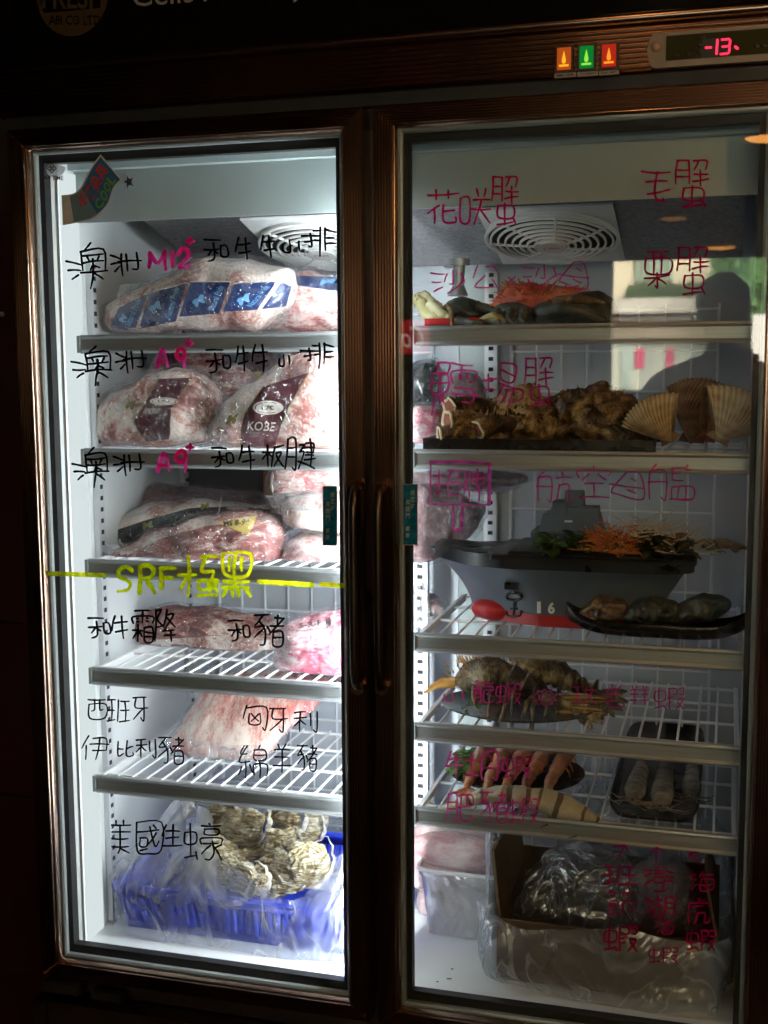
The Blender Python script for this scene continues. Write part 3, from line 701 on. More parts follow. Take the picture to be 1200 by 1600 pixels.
# stickers on the glass
def gl(k): return lambda px, py, kk=0: at(px, py, .0116-k)
stk_w = plain('sticker backing', (.62, .60, .58), .4); stk_b = plain('sticker blue', (.035, .15, .32), .4); stk_b2 = plain('sticker pale blue', (.16, .27, .34), .4)
stk_r = plain('sticker red', (.62, .04, .04), .4); stk_g = plain('sticker green', (.16, .42, .03), .4); stk_n = plain('sticker navy', (.02, .06, .22), .4)
b = B()
upper = catmull([(96, 305), (115, 302), (128, 290), (140, 265), (157, 241)], 6, False); lower = catmull([(98, 352), (120, 348), (145, 342), (168, 322), (178, 295), (191, 281)], 6, False)
n = 30
def samp(L, t):
    x = t*(len(L)-1); i = min(int(x), len(L)-2); f = x-i; return (L[i][0]*(1-f)+L[i+1][0]*f, L[i][1]*(1-f)+L[i+1][1]*f)
U_ = [samp(upper, i/n) for i in range(n+1)]; L_ = [samp(lower, i/n) for i in range(n+1)]
f0 = gl(0); f1 = gl(.0003); f2 = gl(.0006)
def rib(v, a, c, fn, m):
    b.grid([[fn(U_[i][0]*(1-v0)+L_[i][0]*v0, U_[i][1]*(1-v0)+L_[i][1]*v0) for v0 in v] for i in range(a, c+1)], m)
rib((0, 1), 0, n, f0, 0); rib((.05, .95), 14, n-1, f1, 1); rib((.05, .95), 5, 14, f1, 2)
flag = lambda u, v: (samp(U_, u)[0]*(1-v)+samp(L_, u)[0]*v, samp(U_, u)[1]*(1-v)+samp(L_, u)[1]*v)
for i, ch in enumerate('冷凍尖兵'):
    u0 = .30+.155*i; q = (flag(u0, .14), flag(u0+.145, .14), flag(u0+.145, .56), flag(u0, .56)); put_text(b, ch, q, f2, 3, bold=.035)
for i, ch in enumerate('COOL'):
    u0 = .50+.105*i; q = (flag(u0, .62), flag(u0+.09, .62), flag(u0+.09, .90), flag(u0, .90)); put_text(b, ch, q, f2, 4, bold=.03)
for r, m, fn in ((13, 0, f1), (9.5, 5, f2)):
    b.poly([fn(201+r*(1 if i % 2 else .42)*math.sin(i*math.pi/5+.3)*.9, 284+r*1.15*(1 if i % 2 else .42)*math.cos(i*math.pi/5+.3)) for i in range(10)], m)
b.build('sticker', [stk_w, stk_b, stk_b2, stk_r, stk_g, stk_n], DL, smooth=0, label='blue ribbon flag sticker with a star in the top corner')
b = B(); b.poly([f0(*p) for p in catmull([(73, 262), (80, 256), (95, 258), (102, 262), (98, 272), (88, 276), (75, 273)], 4)], 0)
for dx, dy in ((0, -5), (5.5, 0), (0, 5), (-5.5, 0)):
    x, y = 81+dx*.72, 263+dy*.85; stroke(b, [(x, y-3), (x+3, y), (x, y+3), (x-3, y), (x, y-3)], 1.3, lambda px, py, k=0: at(px, py, .0112-k), 1)
put_text(b, 'DAY TIME', rectq(63, 274.5, 99, 281.5), f1, 1, bold=.015)
b.build('sticker', [ink('white sticker patch', (.9, .9, .95), .8, .1), M['inkdark']], DL, smooth=0, label='small white lattice logo sticker reading DAY TIME')
for door, x0, y0, x1, y1 in ((DL, 504, 759, 527, 853), (DR, 629, 756, 653, 852)):
    b = B(); b.quad(*[f0(x, y) for x, y in rectq(x0, y0, x1, y1)], 0); b.quad(*[f1(x, y) for x, y in rectq(x0+1.2, y0+1.2, x1-1.2, y1-1.2)], 1)
    hh = y1-y0
    for i, ch in enumerate('請選好'): put_text(b, ch, rectq(x0+12.5, y0+10+i*10.5, x0+19, y0+18+i*10.5), f2, 2, bold=.02)
    for i, ch in enumerate('再開門'): put_text(b, ch, rectq(x0+5, y0+25+i*10.5, x0+11.5, y0+33+i*10.5), f2, 2, bold=.02)
    for i, ch in enumerate('謝謝'): put_text(b, ch, rectq(x0+5, y0+66+i*10.5, x0+11.5, y0+74+i*10.5), f2, 2, bold=.02)
    b.build('sticker', [plain('sticker tan edge', (.42, .32, .24), .5), ink('sticker teal blue', (.03, .36, .62), .5, .2), plain('sticker pale text', (.42, .48, .46), .5)], door, smooth=0, label='narrow upright blue door notice')

# ------------------------------------------------------------------ shapes for the stock
def blob_grid(px, Y, front, back, rings=20, n=96, power=2.3, tilt=0.0, lean=0.0, ctr=None):
    """rounded solid: pixel outline gives its width and height at distance Y, front/back its real thickness"""
    out = catmull(px, 8) if len(px) < 40 else px
    P = [at(x, y, Y) for x, y in out]
    zmin = min(p.z for p in P); 
    cx = sum(p.x for p in P)/len(P); cz = sum(p.z for p in P)/len(P)
    if ctr: q = at(ctr[0], ctr[1], Y); cx, cz = q.x, q.z
    # resample by arc length
    L = [0]
    for i in range(len(P)): L.append(L[-1]+(P[(i+1) % len(P)]-P[i]).length)
    tot = L[-1]; R = []; j = 0
    for k in range(n):
        s_ = tot*k/n
        while L[j+1] < s_: j += 1
        f = (s_-L[j])/max(1e-9, L[j+1]-L[j]); R.append(P[j].lerp(P[(j+1) % len(P)], f))
    rows = []
    def lay(s_, side):
        d = (front if side < 0 else back)*(max(0, 1-s_**power))**(1/power)
        return [Vector((cx+(p.x-cx)*s_, Y+side*d+tilt*((p.x-cx)*s_)+lean*(cz+(p.z-cz)*s_-zmin), cz+(p.z-cz)*s_)) for p in R]
    for i in range(rings+1): rows.append(lay(max(.004, math.sin(i/rings*math.pi/2)), -1))
    for i in range(rings-1, -1, -1): rows.append(lay(max(.004, math.sin(i/rings*math.pi/2)), 1))
    return rows
def blob(px, Y, front, back, amp=.006, freq=22, seed=0, amp2=.0015, freq2=90, floor=None, ridged=False, terrace=0, **kw):
    rows = blob_grid(px, Y, front, back, **kw)
    b = B(); b.grid(rows, cv=True); b.poly(rows[0]); b.poly(rows[-1])
    o = Vector((seed*3.7+1.3, seed*1.9, seed*5.1))
    for i, v in enumerate(b.v):
        p = Vector(v)
        d = noise.noise_vector(p*freq+o)*amp + noise.noise_vector(p*freq2+o)*amp2
        if ridged: d += Vector((0, -1, .3))*(1-abs(noise.noise(p*freq*1.7+o))*2)*amp*.8
        if terrace and i < len(rows)*len(rows[0]):
            s_ = (i//len(rows[0]))/(len(rows)/2); s_ = s_ if s_ <= 1 else 2-s_; q_ = s_*5+1.2*noise.noise(p*26+o); d += Vector((0, -1, .25))*terrace*(q_-math.floor(q_))*(1-s_*.3)
        p = p+d
        if floor is not None and p.z < floor: p.z = floor+(p.z-floor)*.05
        b.v[i] = tuple(p)
    return b
def bvh(b): return BVHTree.FromPolygons([Vector(v) for v in b.v], b.f)
def caster(tree, off=.0012):
    """drop printing onto a solid's surface"""
    def fn(px, py, k=0.0):
        d = ray(px, py).normalized(); hit, nn, _, _ = tree.ray_cast(CAM, d)
        if hit is None: return None
        return hit-d*(off+k)
    return fn
def band(b, fn, left, right, n=24, m_=10, m=0, closed=True):
    """printed strip between two pixel polylines"""
    rows = []
    for i in range(n+1):
        l = samp(left, i/n); r = samp(right, i/n); rows.append([fn(l[0]*(1-j/m_)+r[0]*j/m_, l[1]*(1-j/m_)+r[1]*j/m_) for j in range(m_+1)])
    for i in range(n):
        for j in range(m_):
            q = (rows[i][j], rows[i][j+1], rows[i+1][j+1], rows[i+1][j])
            if all(p is not None for p in q) and max((q[0]-q[2]).length, (q[1]-q[3]).length) < .08: b.quad(*q, m)
def patch(b, fn, q, n=8, m=0): band(b, fn, [q[0], q[3]], [q[1], q[2]], n, n, m)
def ell(b, fn, cx, cy, rx, ry, m, ang=0, n=28):
    c = fn(cx, cy); P = []
    for i in range(n):
        a = 2*math.pi*i/n; x, y = rx*math.cos(a), ry*math.sin(a)
        P.append(fn(cx+x*math.cos(ang)-y*math.sin(ang), cy+x*math.sin(ang)+y*math.cos(ang)))
    if c is None: return
    for i in range(n):
        if P[i] is not None and P[(i+1) % n] is not None: b.poly([c, P[i], P[(i+1) % n]], m)
def sheet(px, Y, amp=.012, freq=16, seed=0, n=14, lean=0, tilt=0, thick=.0006):
    """crumpled film: quad outline in pixels at a real distance"""
    rows = []
    for i in range(n+1):
        row = []
        for j in range(n+1):
            x, y = bil(px, j/n, i/n); p = at(x, y, Y+lean*(1-i/n)+tilt*j/n)
            o = Vector((seed*2.1, seed, seed*3.3)); d = noise.noise_vector(p*freq+o)
            fold = 1-abs(noise.noise(p*freq*1.5+o*2))*2
            row.append(p+Vector((d.x*amp*.5, d.y*amp+fold*amp*.7, d.z*amp*.5)))
        rows.append(row)
    b = B(); b.grid(rows); return b
def single(b, name, mat, label, cat, group=None, smooth=50):
    return tag(b.build(name, mat, None, smooth), label, cat, group)
def packed(px, Y, front, back, mat, label, name='meat_pack', cat='meat pack', group='vacuum packed meat in the left half', seed=0, floor=None, **kw):
    kw.setdefault('amp', .0085); kw.setdefault('freq', 19); kw.setdefault('amp2', .0022); kw.setdefault('freq2', 60); kw.setdefault('rings', 30); kw.setdefault('n', 130)
    b = blob([(x+random.uniform(-2, 2), y+random.uniform(-2, 2)) for x, y in px], Y, front, back, seed=seed, floor=floor, **kw)
    zb = min(v[2] for v in b.v); xs = [v[0] for v in b.v]
    t = thing(name, label, cat, ((min(xs)+max(xs))/2, Y, zb), group)
    b.build('meat', mat, t, 60)
    if mat is not M['film_milky']:
        w_ = B(); w_.f = list(b.f); w_.m = list(b.m); c_ = Vector((sum(v[0] for v in b.v)/len(b.v), Y, sum(v[2] for v in b.v)/len(b.v))); o = Vector((seed+2.2, seed*.7, 1))
        w_.v = [tuple(Vector(v)+(Vector(v)-c_).normalized()*(.0045+.0035*noise.noise(Vector(v)*38+o)+.005*(1-2*abs(noise.noise(Vector(v)*24-o))))) for v in b.v]
        if floor is not None: w_.v = [(v[0], v[1], max(v[2], floor)) for v in w_.v]
        w_.build('film_wrap', M['film_wrap'], t, 60)
    return t, caster(bvh(b)), b

# ------------------------------------------------------------------ left half: meat
# top shelf
t, fn, _ = packed([(170, 511), (172, 488), (184, 474), (215, 456), (262, 440), (298, 411), (345, 402), (402, 413), (440, 420), (457, 424), (463, 448), (452, 478), (432, 502), (400, 516), (300, 518), (200, 517)],
   .20, .075, .06, M['beef_a'], 'long pale beef cut in clear film with a navy printed band', seed=1, floor=1.158, amp=.008)
def cow(b, f, cx, cy, s, m, ang):
    pts = [(-.9, -.1), (-.5, -.45), (.1, -.4), (.5, -.7), (.9, -.55), (.75, -.2), (.6, .1), (.5, .6), (.2, .5), (0, .2), (-.4, .25), (-.5, .7), (-.8, .6), (-.75, .1)]
    P = [f(cx+s*(x*math.cos(ang)-y*math.sin(ang)), cy+s*.8*(x*math.sin(ang)+y*math.cos(ang))) for x, y in catmull(pts, 3)]
    c = f(cx, cy)
    if c is None or any(p is None for p in P): return
    for i in range(len(P)): b.poly([c, P[i], P[(i+1) % len(P)]], m)
f2_ = lambda x, y: fn(x, y, .0006)
b = B()
for i, (q, cx, cy, an) in enumerate((([(186, 485), (231, 465), (210, 513), (172, 508)], 192, 497, -.9), ([(234, 463), (291, 448), (275, 497), (217, 511)], 243, 480, -.6), ([(298, 445), (360, 446), (342, 485), (280, 492)], 311, 470, -.5), ([(366, 448), (432, 446), (402, 479), (348, 484)], 381, 468, -.4), ([(440, 446), (456, 453), (447, 474), (409, 480)], 440, 462, -.6))):
    q = [(q[0][0], q[0][1]-5), (q[1][0], q[1][1]-6), (q[2][0], q[2][1]+5), (q[3][0], q[3][1]+3)]
    patch(b, fn, q, 8, 0)
    if i < 4:
        cow(b, f2_, cx, cy, 13 if i else 9, 1, an)
        a, c_ = q[1], q[2]
        put_text(b, 'Natural Pride', ((c_[0]-18, c_[1]-6), (a[0]-20, a[1]+6), (a[0]-10, a[1]+8), (c_[0]-8, c_[1]-4)), f2_, 1, shear=.2)
    stroke(b, [q[0], q[1]], 1.6, lambda x, y, k=0: fn(x, y, .0008) or CAM+ray(x, y)*2.2, 2)
b.build('printed_band', [M['navy'], M['lightblue'], M['cream']], t, 60)
sheet([(186, 446), (268, 440), (250, 470), (178, 496)], .17, .01, 20, 3).build('film_tail', M['film_milky'], t, 60)
t, fn, _ = packed([(424, 516), (432, 478), (452, 440), (470, 428), (536, 432), (566, 446), (580, 485), (574, 517)], .30, .07, .07, M['beef_b'], 'pale beef cut with a navy wrapper end, half hidden behind the long one', seed=2, floor=1.158)
b = B(); patch(b, fn, [(462, 430), (540, 434), (538, 457), (464, 446)]); patch(b, fn, [(530, 452), (556, 452), (556, 470), (534, 468)]); cow(b, lambda x, y: fn(x, y, .0006), 512, 440, 13, 1, .3)
b.build('printed_band', [M['navy'], M['lightblue']], t, 60)
sheet([(478, 414), (538, 420), (548, 436), (488, 432)], .28, .012, 24, 5).build('film_tail', M['film'], t, 60)

# second shelf
def kobe_band(t, fn, left, right, cap=None, name=None, qr=()):
    b = B(); band(b, fn, left, right, 30, 10, 0)
    f2 = lambda x, y, k=0: fn(x, y, .0006+k); f3 = lambda x, y: fn(x, y, .0010)
    for L in (left, right):
        stroke(b, [samp(L, i/14) for i in range(15)], 1.2, lambda x, y, k=0: fn(x, y, .0007) or CAM+ray(x, y)*2.2, 2)
    if cap:
        cx, cy, rx, ry = cap; ell(b, f2, cx, cy, rx, ry, 1); ell(b, f3, cx, cy, rx*.86, ry*.8, 0); ell(b, lambda x, y: fn(x, y, .0013), cx, cy, rx*.80, ry*.72, 1)
        put_text(b, '170', rectq(cx-rx*.42, cy-ry*.32, cx+rx*.42, cy+ry*.34), lambda x, y: fn(x, y, .0017), 3, bold=.03)
    if name: put_text(b, 'KOBE', name, f2, 1, bold=.01)
    b.build('printed_band', [M['maroon'], M['cream'], M['olive'], M['inkdark']], t, 60)
def emm(t, fn, x, y, s):
    b = B(); put_text(b, 'M', ((x-s, y-s*.7), (x+s, y-s), (x+s*.9, y+s*.6), (x-s*1.1, y+s*.7)), fn, 0, bold=.05, shear=.3); b.build('brand_mark', M['olive'], t, 60)
t, fn, _ = packed([(235, 600), (243, 562), (262, 545), (330, 546), (348, 560), (348, 604), (300, 612)], .36, .05, .05, M['beef_b'], 'upright beef pack with a dark red band behind the two big ones', seed=3)
kobe_band(t, fn, [(258, 548), (256, 575), (252, 606)], [(290, 548), (289, 575), (292, 604)])
t, fn, _ = packed([(382, 610), (384, 555), (400, 546), (428, 548), (430, 604)], .40, .04, .04, M['meat_dark'], 'narrow meat pack with a yellow label at the back of the second shelf', seed=4)
b = B(); patch(b, fn, [(388, 582), (408, 580), (410, 604), (390, 606)]); b.build('yellow_label', M['yellow'], t, 60)
t, fn, _ = packed([(452, 612), (447, 575), (455, 552), (480, 540), (545, 542), (566, 560), (566, 618), (500, 624)], .33, .07, .06, M['beef_a'], 'beef pack with its oval stamp facing up, topmost at the right', seed=5)
kobe_band(t, fn, [(461, 545), (455, 566), (449, 586)], [(503, 545), (497, 562), (490, 580)], (477, 569, 15, 10)); emm(t, fn, 437+13, 589, 7)
t, fn, _ = packed([(322, 622), (327, 592), (345, 572), (370, 570), (390, 583), (397, 612), (385, 640), (340, 648)], .29, .05, .05, M['beef_c'], 'small round pack of dark red meat wedged between the banded ones', seed=6)
sheet([(330, 570), (396, 575), (402, 625), (335, 620)], .235, .012, 26, 8).build('film_tail', M['film_clear'], t, 60)
t, fn, _ = packed([(142, 675), (143, 655), (166, 628), (210, 600), (240, 580), (300, 577), (342, 606), (346, 650), (332, 690), (250, 699), (165, 697), (147, 690)], .19, .065, .07, M['beef_a'], 'wide fatty beef pack with a maroon band at the left end of its shelf', seed=7, floor=.958, amp=.009)
kobe_band(t, fn, [(248, 592), (235, 615), (222, 637), (208, 660), (219, 678), (228, 690)], [(300, 590), (284, 614), (268, 638), (265, 660), (266, 675), (264, 686)], (256, 627, 22, 6), ((228, 638), (250, 638), (247, 646), (225, 646))); emm(t, fn, 204, 634, 9)
sheet([(300, 580), (352, 612), (345, 690), (318, 696)], .14, .012, 22, 9).build('film_tail', M['film_clear'], t, 60)
t, fn, _ = packed([(336, 692), (340, 645), (365, 621), (402, 596), (450, 566), (500, 545), (545, 548), (572, 590), (574, 690), (440, 702)], .19, .075, .07, M['beef_a'], 'largest beef pack with a broad maroon band and stamp, right of the wide fatty one', seed=8, floor=.958, amp=.008)
kobe_band(t, fn, [(411, 604), (396, 626), (383, 645), (377, 668), (375, 696)], [(483, 582), (466, 610), (450, 638), (438, 668), (430, 698)], (419, 637, 24, 11), ((388, 658), (431, 660), (428, 674), (386, 672))); emm(t, fn, 363, 656, 10)

sheet([(330, 640), (352, 628), (372, 700), (338, 698)], .13, .012, 24, 19).build('film_tail', M['film'], t, 60)
sheet([(440, 575), (520, 545), (530, 575), (450, 600)], .12, .012, 22, 21).build('film_tail', M['film_clear'], t, 60)
# third shelf
b = B(); p0 = at(296, 790, .44); p1 = at(412, 734, .44); b.box(p0.x, p1.x, .44, .55, .762, p1.z); single(b, 'carton', M['carddark'], 'black carton at the back of the shelf under the maroon banded beef', 'carton', smooth=0)
b = B(); p0 = at(412, 790, .43); p1 = at(428, 734, .43); b.box(p0.x, p1.x, .43, .55, .762, p1.z); single(b, 'carton', M['brownbox'], 'narrow brown carton beside the black one', 'carton', smooth=0)
t, fn, _ = packed([(222, 800), (224, 770), (248, 757), (320, 768), (400, 772), (424, 790), (420, 812), (300, 815)], .36, .06, .05, M['meat_dark'], 'dull grey meat pack lying behind the black printed one', seed=9)
t, fn, bb = packed([(153, 858), (160, 832), (185, 812), (215, 796), (290, 782), (400, 786), (440, 798), (446, 820), (400, 850), (250, 862)], .275, .06, .06, M['beef_a'], 'meat in a black printed bag with pale film edges', seed=10)
b = B(); band(b, fn, [(156, 848), (170, 832), (230, 812), (300, 793), (440, 790)], [(162, 880), (190, 872), (250, 856), (320, 846), (444, 842)], 26, 10)
f2 = lambda x, y: fn(x, y, .0007)
for x, y, s in ((174, 838, 6), (230, 821, 7), (320, 791, 6), (370, 786, 6)): put_text(b, 'M', ((x-s, y-s*.6), (x+s, y-s), (x+s, y+s*.5), (x-s, y+s)), f2, 1, bold=.04)
stroke(b, [(346, 778), (342, 800), (336, 806)], 1.4, lambda x, y, k=0: fn(x, y, .0008) or at(x, y, .25), 2); stroke(b, [(208, 812), (204, 836)], 1.4, lambda x, y, k=0: fn(x, y, .0008) or at(x, y, .25), 2)
b.build('printed_band', [M['blackfilm'], M['olive'], M['cream']], t, 60)
t, fn, _ = packed([(155, 868), (172, 862), (205, 848), (250, 826), (321, 808), (403, 800), (434, 810), (442, 835), (436, 860), (420, 886), (300, 888), (190, 882), (160, 878)], .175, .06, .06, M['beef_c'], 'dark red marbled beef slab with a yellow label, at the shelf front', seed=11, floor=.760)
b = B(); band(b, fn, [(172, 858), (250, 824), (321, 806), (403, 798)], [(182, 876), (250, 842), (321, 822), (398, 812)], 24, 6); b.build('fat_edge', M['beef_a'], t, 60)
b = B(); patch(b, lambda x, y: fn(x, y, .0008), [(338, 815), (402, 806), (388, 836), (358, 824)]); put_text(b, 'MS 8-9+', ((348, 814), (392, 810), (388, 820), (350, 822)), lambda x, y: fn(x, y, .0014), 1, bold=.02); b.build('yellow_label', [M['yellow'], M['inkdark']], t, 60)
sheet([(160, 850), (205, 850), (195, 884), (140, 882)], .14, .008, 26, 4).build('film_tail', M['film_milky'], t, 60)
t, fn, _ = packed([(430, 775), (430, 742), (448, 728), (560, 730), (580, 748), (578, 772), (480, 778)], .22, .06, .06, M['beef_b'], 'pink beef pack topmost in the stack by the door notice', seed=12, group=None)
t, fn, _ = packed([(446, 800), (446, 775), (470, 762), (560, 764), (585, 790), (575, 828), (500, 830), (462, 822)], .21, .07, .06, M['beef_a'], 'white fatty pack in loose film, middle of the stack by the door notice', seed=13, group=None)
sheet([(410, 772), (540, 758), (520, 795), (422, 795)], .135, .014, 16, 6).build('film_tail', M['film_milky'], t, 60)
t, fn, _ = packed([(448, 885), (450, 852), (470, 828), (560, 826), (585, 850), (582, 885)], .22, .07, .06, M['beef_b'], 'pink beef pack lowest in the stack by the door notice', seed=14, floor=.760, group=None)
sheet([(434, 842), (462, 846), (492, 884), (446, 884)], .14, .01, 20, 7).build('film_tail', M['film'], t, 60)

# fourth shelf
t, fn, _ = packed([(212, 992), (214, 968), (230, 952), (275, 949), (350, 955), (420, 962), (444, 985), (434, 1010), (405, 1021), (330, 1016), (250, 1013), (225, 1004)], .31, .055, .055, M['beef_d'], 'long brown red marbled meat roll on the white wire shelf', seed=15, floor=.561)
b = B(); band(b, fn, [(235, 1000), (300, 996), (360, 992), (420, 1000)], [(235, 1014), (300, 1018), (360, 1020), (420, 1018)], 24, 6); b.build('fat_edge', M['beef_a'], t, 60)
sheet([(420, 945), (490, 962), (450, 1018), (400, 1000)], .27, .016, 22, 2).build('film_tail', M['film_clear'], t, 60)
sheet([(440, 950), (480, 962), (476, 985), (444, 975)], .24, .014, 28, 12).build('film_tail', M['film'], t, 60)
t, fn, _ = packed([(436, 1010), (444, 978), (472, 964), (540, 950), (590, 958), (598, 1050), (540, 1060), (462, 1052), (440, 1035)], .19, .065, .06, M['pork_a'], 'pink pork pack with black SRF lettering beside the long meat roll', seed=16, floor=.561)
b = B(); put_text(b, 'S-R-F', ((467, 974), (502, 968), (503, 977), (468, 982)), fn, 0, bold=.015); put_text(b, '極', ((508, 966), (517, 964), (518, 978), (509, 980)), fn, 0, bold=.01)
put_text(b, 'SNAKE RIVER FARMS', ((462, 985), (522, 978), (522, 981), (462, 988)), fn, 0); b.build('lettering', M['inkdark'], t, 60)
b = B(); b.build
t, fn, _ = packed([(452, 1075), (460, 1040), (520, 1035), (600, 1045), (600, 1085)], .50, .04, .04, M['meat_dark'], 'dark meat seen through the wires, deep on the fifth shelf', seed=17)
# fifth shelf
t, fn, _ = packed([(262, 1166), (268, 1140), (282, 1108), (296, 1085), (350, 1076), (440, 1082), (486, 1092), (468, 1124), (430, 1160), (412, 1186), (340, 1184), (288, 1178)], .24, .05, .06, M['pork_b'], 'pink striped flat pork pack leaning on the wire shelf', seed=18, floor=.358, lean=.9, amp=.005)
b = B(); n_ = 20
sheet([(250, 1150), (425, 1172), (415, 1200), (252, 1182)], .20, .006, 24, 15).build('film_tail', M['film'], t, 60)

# bottom: blue basket of oysters inside a clear bag
BX0, BX1, BY0, BY1, BZ0 = .088, .588, .118, .46, .047
zr = at(300, 1398, BY0).z
t = thing('plastic_basket', 'blue slotted plastic basket holding the oysters, inside a clear bag', 'basket', ((BX0+BX1)/2, .29, BZ0))
b = B(); ins = .02
def wallq(a, c, z0, z1, nrm_):
    pass
def lerp3(a, c, t_): return Vector(a).lerp(Vector(c), t_)
cor_t = [(BX0, BY0), (BX1, BY0), (BX1, BY1), (BX0, BY1)]; cor_b = [(BX0+ins, BY0+ins*.6), (BX1-ins, BY0+ins*.6), (BX1-ins, BY1-ins), (BX0+ins, BY1-ins)]
for i in range(4):
    j = (i+1) % 4
    T0, T1 = Vector((*cor_t[i], zr)), Vector((*cor_t[j], zr)); B0, B1 = Vector((*cor_b[i], BZ0)), Vector((*cor_b[j], BZ0))
    nn = 34 if i % 2 == 0 else 22
    def q3(u, v): return (B0.lerp(B1, u)).lerp(T0.lerp(T1, u), v)
    for v0, v1 in ((0, .16), (.78, 1.0)): b.quad(q3(0, v0), q3(1, v0), q3(1, v1), q3(0, v1))
    for k in range(nn):
        u0 = k/nn; u1 = u0+.80/nn; b.quad(q3(u0, .16), q3(u1, .16), q3(u1, .78), q3(u0, .78))
    b.tube([T0, T1], .006, 6)
b.quad(*[(x, y, BZ0+.002) for x, y in cor_b])
o = b.build('basket_shell', M['basket'], t, 30); md = o.modifiers.new('thick', 'SOLIDIFY'); md.thickness = .004; md.offset = -1
oys = NT('oyster shell'); v = oys.coords((1, 1, 1), (.5, .3, .2)); f = oys.noise(v, 16, 9, .68, 1.6); vs = oys.coords((1, 1, 6), (.9, .2, .5)); f3 = oys.noise(vs, 22, 6, .6, 1.8)
mx = oys.n('ShaderNodeMix', data_type='FLOAT'); mx.inputs[0].default_value = .5; oys.l(f, mx.inputs[2]); oys.l(f3, mx.inputs[3])
oi = oys.n('ShaderNodeObjectInfo'); mm_ = oys.n('ShaderNodeMath', operation='MULTIPLY_ADD'); oys.l(oi.outputs['Random'], mm_.inputs[0]); mm_.inputs[1].default_value = .08; mm_.inputs[2].default_value = .005
a2 = oys.n('ShaderNodeMath', operation='ADD'); oys.l(mx.outputs[0], a2.inputs[0]); oys.l(mm_.outputs[0], a2.inputs[1])
c_ = oys.ramp(a2.outputs[0], [(.37, (.025, .017, .008)), (.44, (.13, .085, .038)), (.50, (.26, .19, .085)), (.55, (.42, .34, .19)), (.60, (.66, .60, .44)), (.68, (.82, .79, .70))])
p = oys.pr(c_, .5, coat=.3); oys.l(oys.bump(mx.outputs[0], 1.0, .02), p.inputs['Normal'])
oyr = meat('oyster rim', [(.3, (.45, .40, .30)), (.6, (.8, .78, .70))], 30, coat=.1, fine=False)
OY = [([(318, 1290), (325, 1262), (350, 1255), (372, 1262), (370, 1285), (345, 1305)], .34, 'brownish oyster at the top left of the basket'),
 ([(345, 1290), (360, 1262), (400, 1258), (422, 1268), (418, 1298), (395, 1325), (365, 1320)], .27, 'large white flecked oyster in the middle of the basket'),
 ([(300, 1320), (320, 1305), (350, 1318), (372, 1345), (366, 1362), (335, 1350), (308, 1340)], .23, 'flat brown oyster at the left, low among the oysters'),
 ([(365, 1330), (400, 1318), (430, 1325), (432, 1345), (395, 1360), (362, 1350)], .26, 'dark oyster tucked under the white flecked one'),
 ([(430, 1290), (440, 1266), (462, 1262), (480, 1275), (470, 1300), (445, 1312)], .34, 'greyish oyster at the back of the basket'),
 ([(470, 1295), (476, 1268), (500, 1270), (508, 1300), (490, 1318)], .36, 'ribbed tan oyster at the back right corner'),
 ([(415, 1320), (430, 1285), (460, 1290), (472, 1325), (452, 1345), (425, 1345)], .25, 'grey brown oyster lying above the yellowish one'),
 ([(384, 1378), (398, 1352), (425, 1335), (455, 1338), (474, 1360), (478, 1385), (455, 1395), (425, 1403), (400, 1392)], .185, 'yellowish rounded oyster at the front edge'),
 ([(460, 1340), (470, 1310), (490, 1300), (515, 1312), (522, 1345), (508, 1375), (485, 1388), (468, 1372)], .20, 'pale rimmed oyster at the right front'),
 ([(300, 1345), (318, 1322), (352, 1330), (378, 1352), (384, 1380), (352, 1385), (318, 1370)], .20, 'flat pale oyster at the front left, half under the cloudy bag'),
 ([(352, 1382), (366, 1352), (398, 1345), (420, 1362), (415, 1392), (380, 1398)], .17, 'craggy oyster at the front between the flat pale one and the yellowish one'),
 ([(405, 1275), (420, 1254), (450, 1252), (462, 1268), (448, 1286)], .38, 'small dark oyster highest at the back of the heap')]
for i, (px, Y, lab) in enumerate(OY):
    rj = random.Random(i); pj = []
    for (x_, y_), (x2_, y2_) in zip(px, px[1:]+px[:1]): pj += [(x_+rj.uniform(-3, 3), y_+rj.uniform(-3, 3)), ((x_+x2_)/2+rj.uniform(-6, 6), (y_+y2_)/2+rj.uniform(-6, 6))]
    b = blob(pj, Y, .018, .018, amp=.006, freq=24, seed=40+i, amp2=.003, freq2=90, terrace=.004, rings=34, n=120, lean=(.2, -.3, .35, .1, -.3, .3, -.2, .25, -.35, .3, -.2, .2)[i], tilt=(.3, -.2, .1, .4, -.3, .2, .3, -.15, .35, .2, -.3, .1)[i])
    tt = thing('oyster', lab, 'oyster', (sum(v[0] for v in b.v)/len(b.v), Y, min(v[2] for v in b.v)), 'oysters heaped in the blue basket')
    b.build('shell', oys.mat, tt, 60)
    q = catmull(px, 6); pts = []
    h = len(q)//2
    for k in range(h):
        x, y = q[(k+len(q)//3) % len(q)]; cx = sum(p_[0] for p_ in px)/len(px); cy = sum(p_[1] for p_ in px)/len(px)
        wv_ = 1.0+.05*math.sin(k*1.9)+.03*math.sin(k*.8); p_ = at(cx+(x-cx)*wv_*.97, cy+(y-cy)*wv_*.97, Y-.008+.005*math.sin(k*1.3)); pts.append(p_)
    b = B(); b.tube(pts, [.0045*math.sin(math.pi*(k+.5)/h)+.001 for k in range(h)], 6, flat=.45); b.build('shell_rim', oyr, tt)
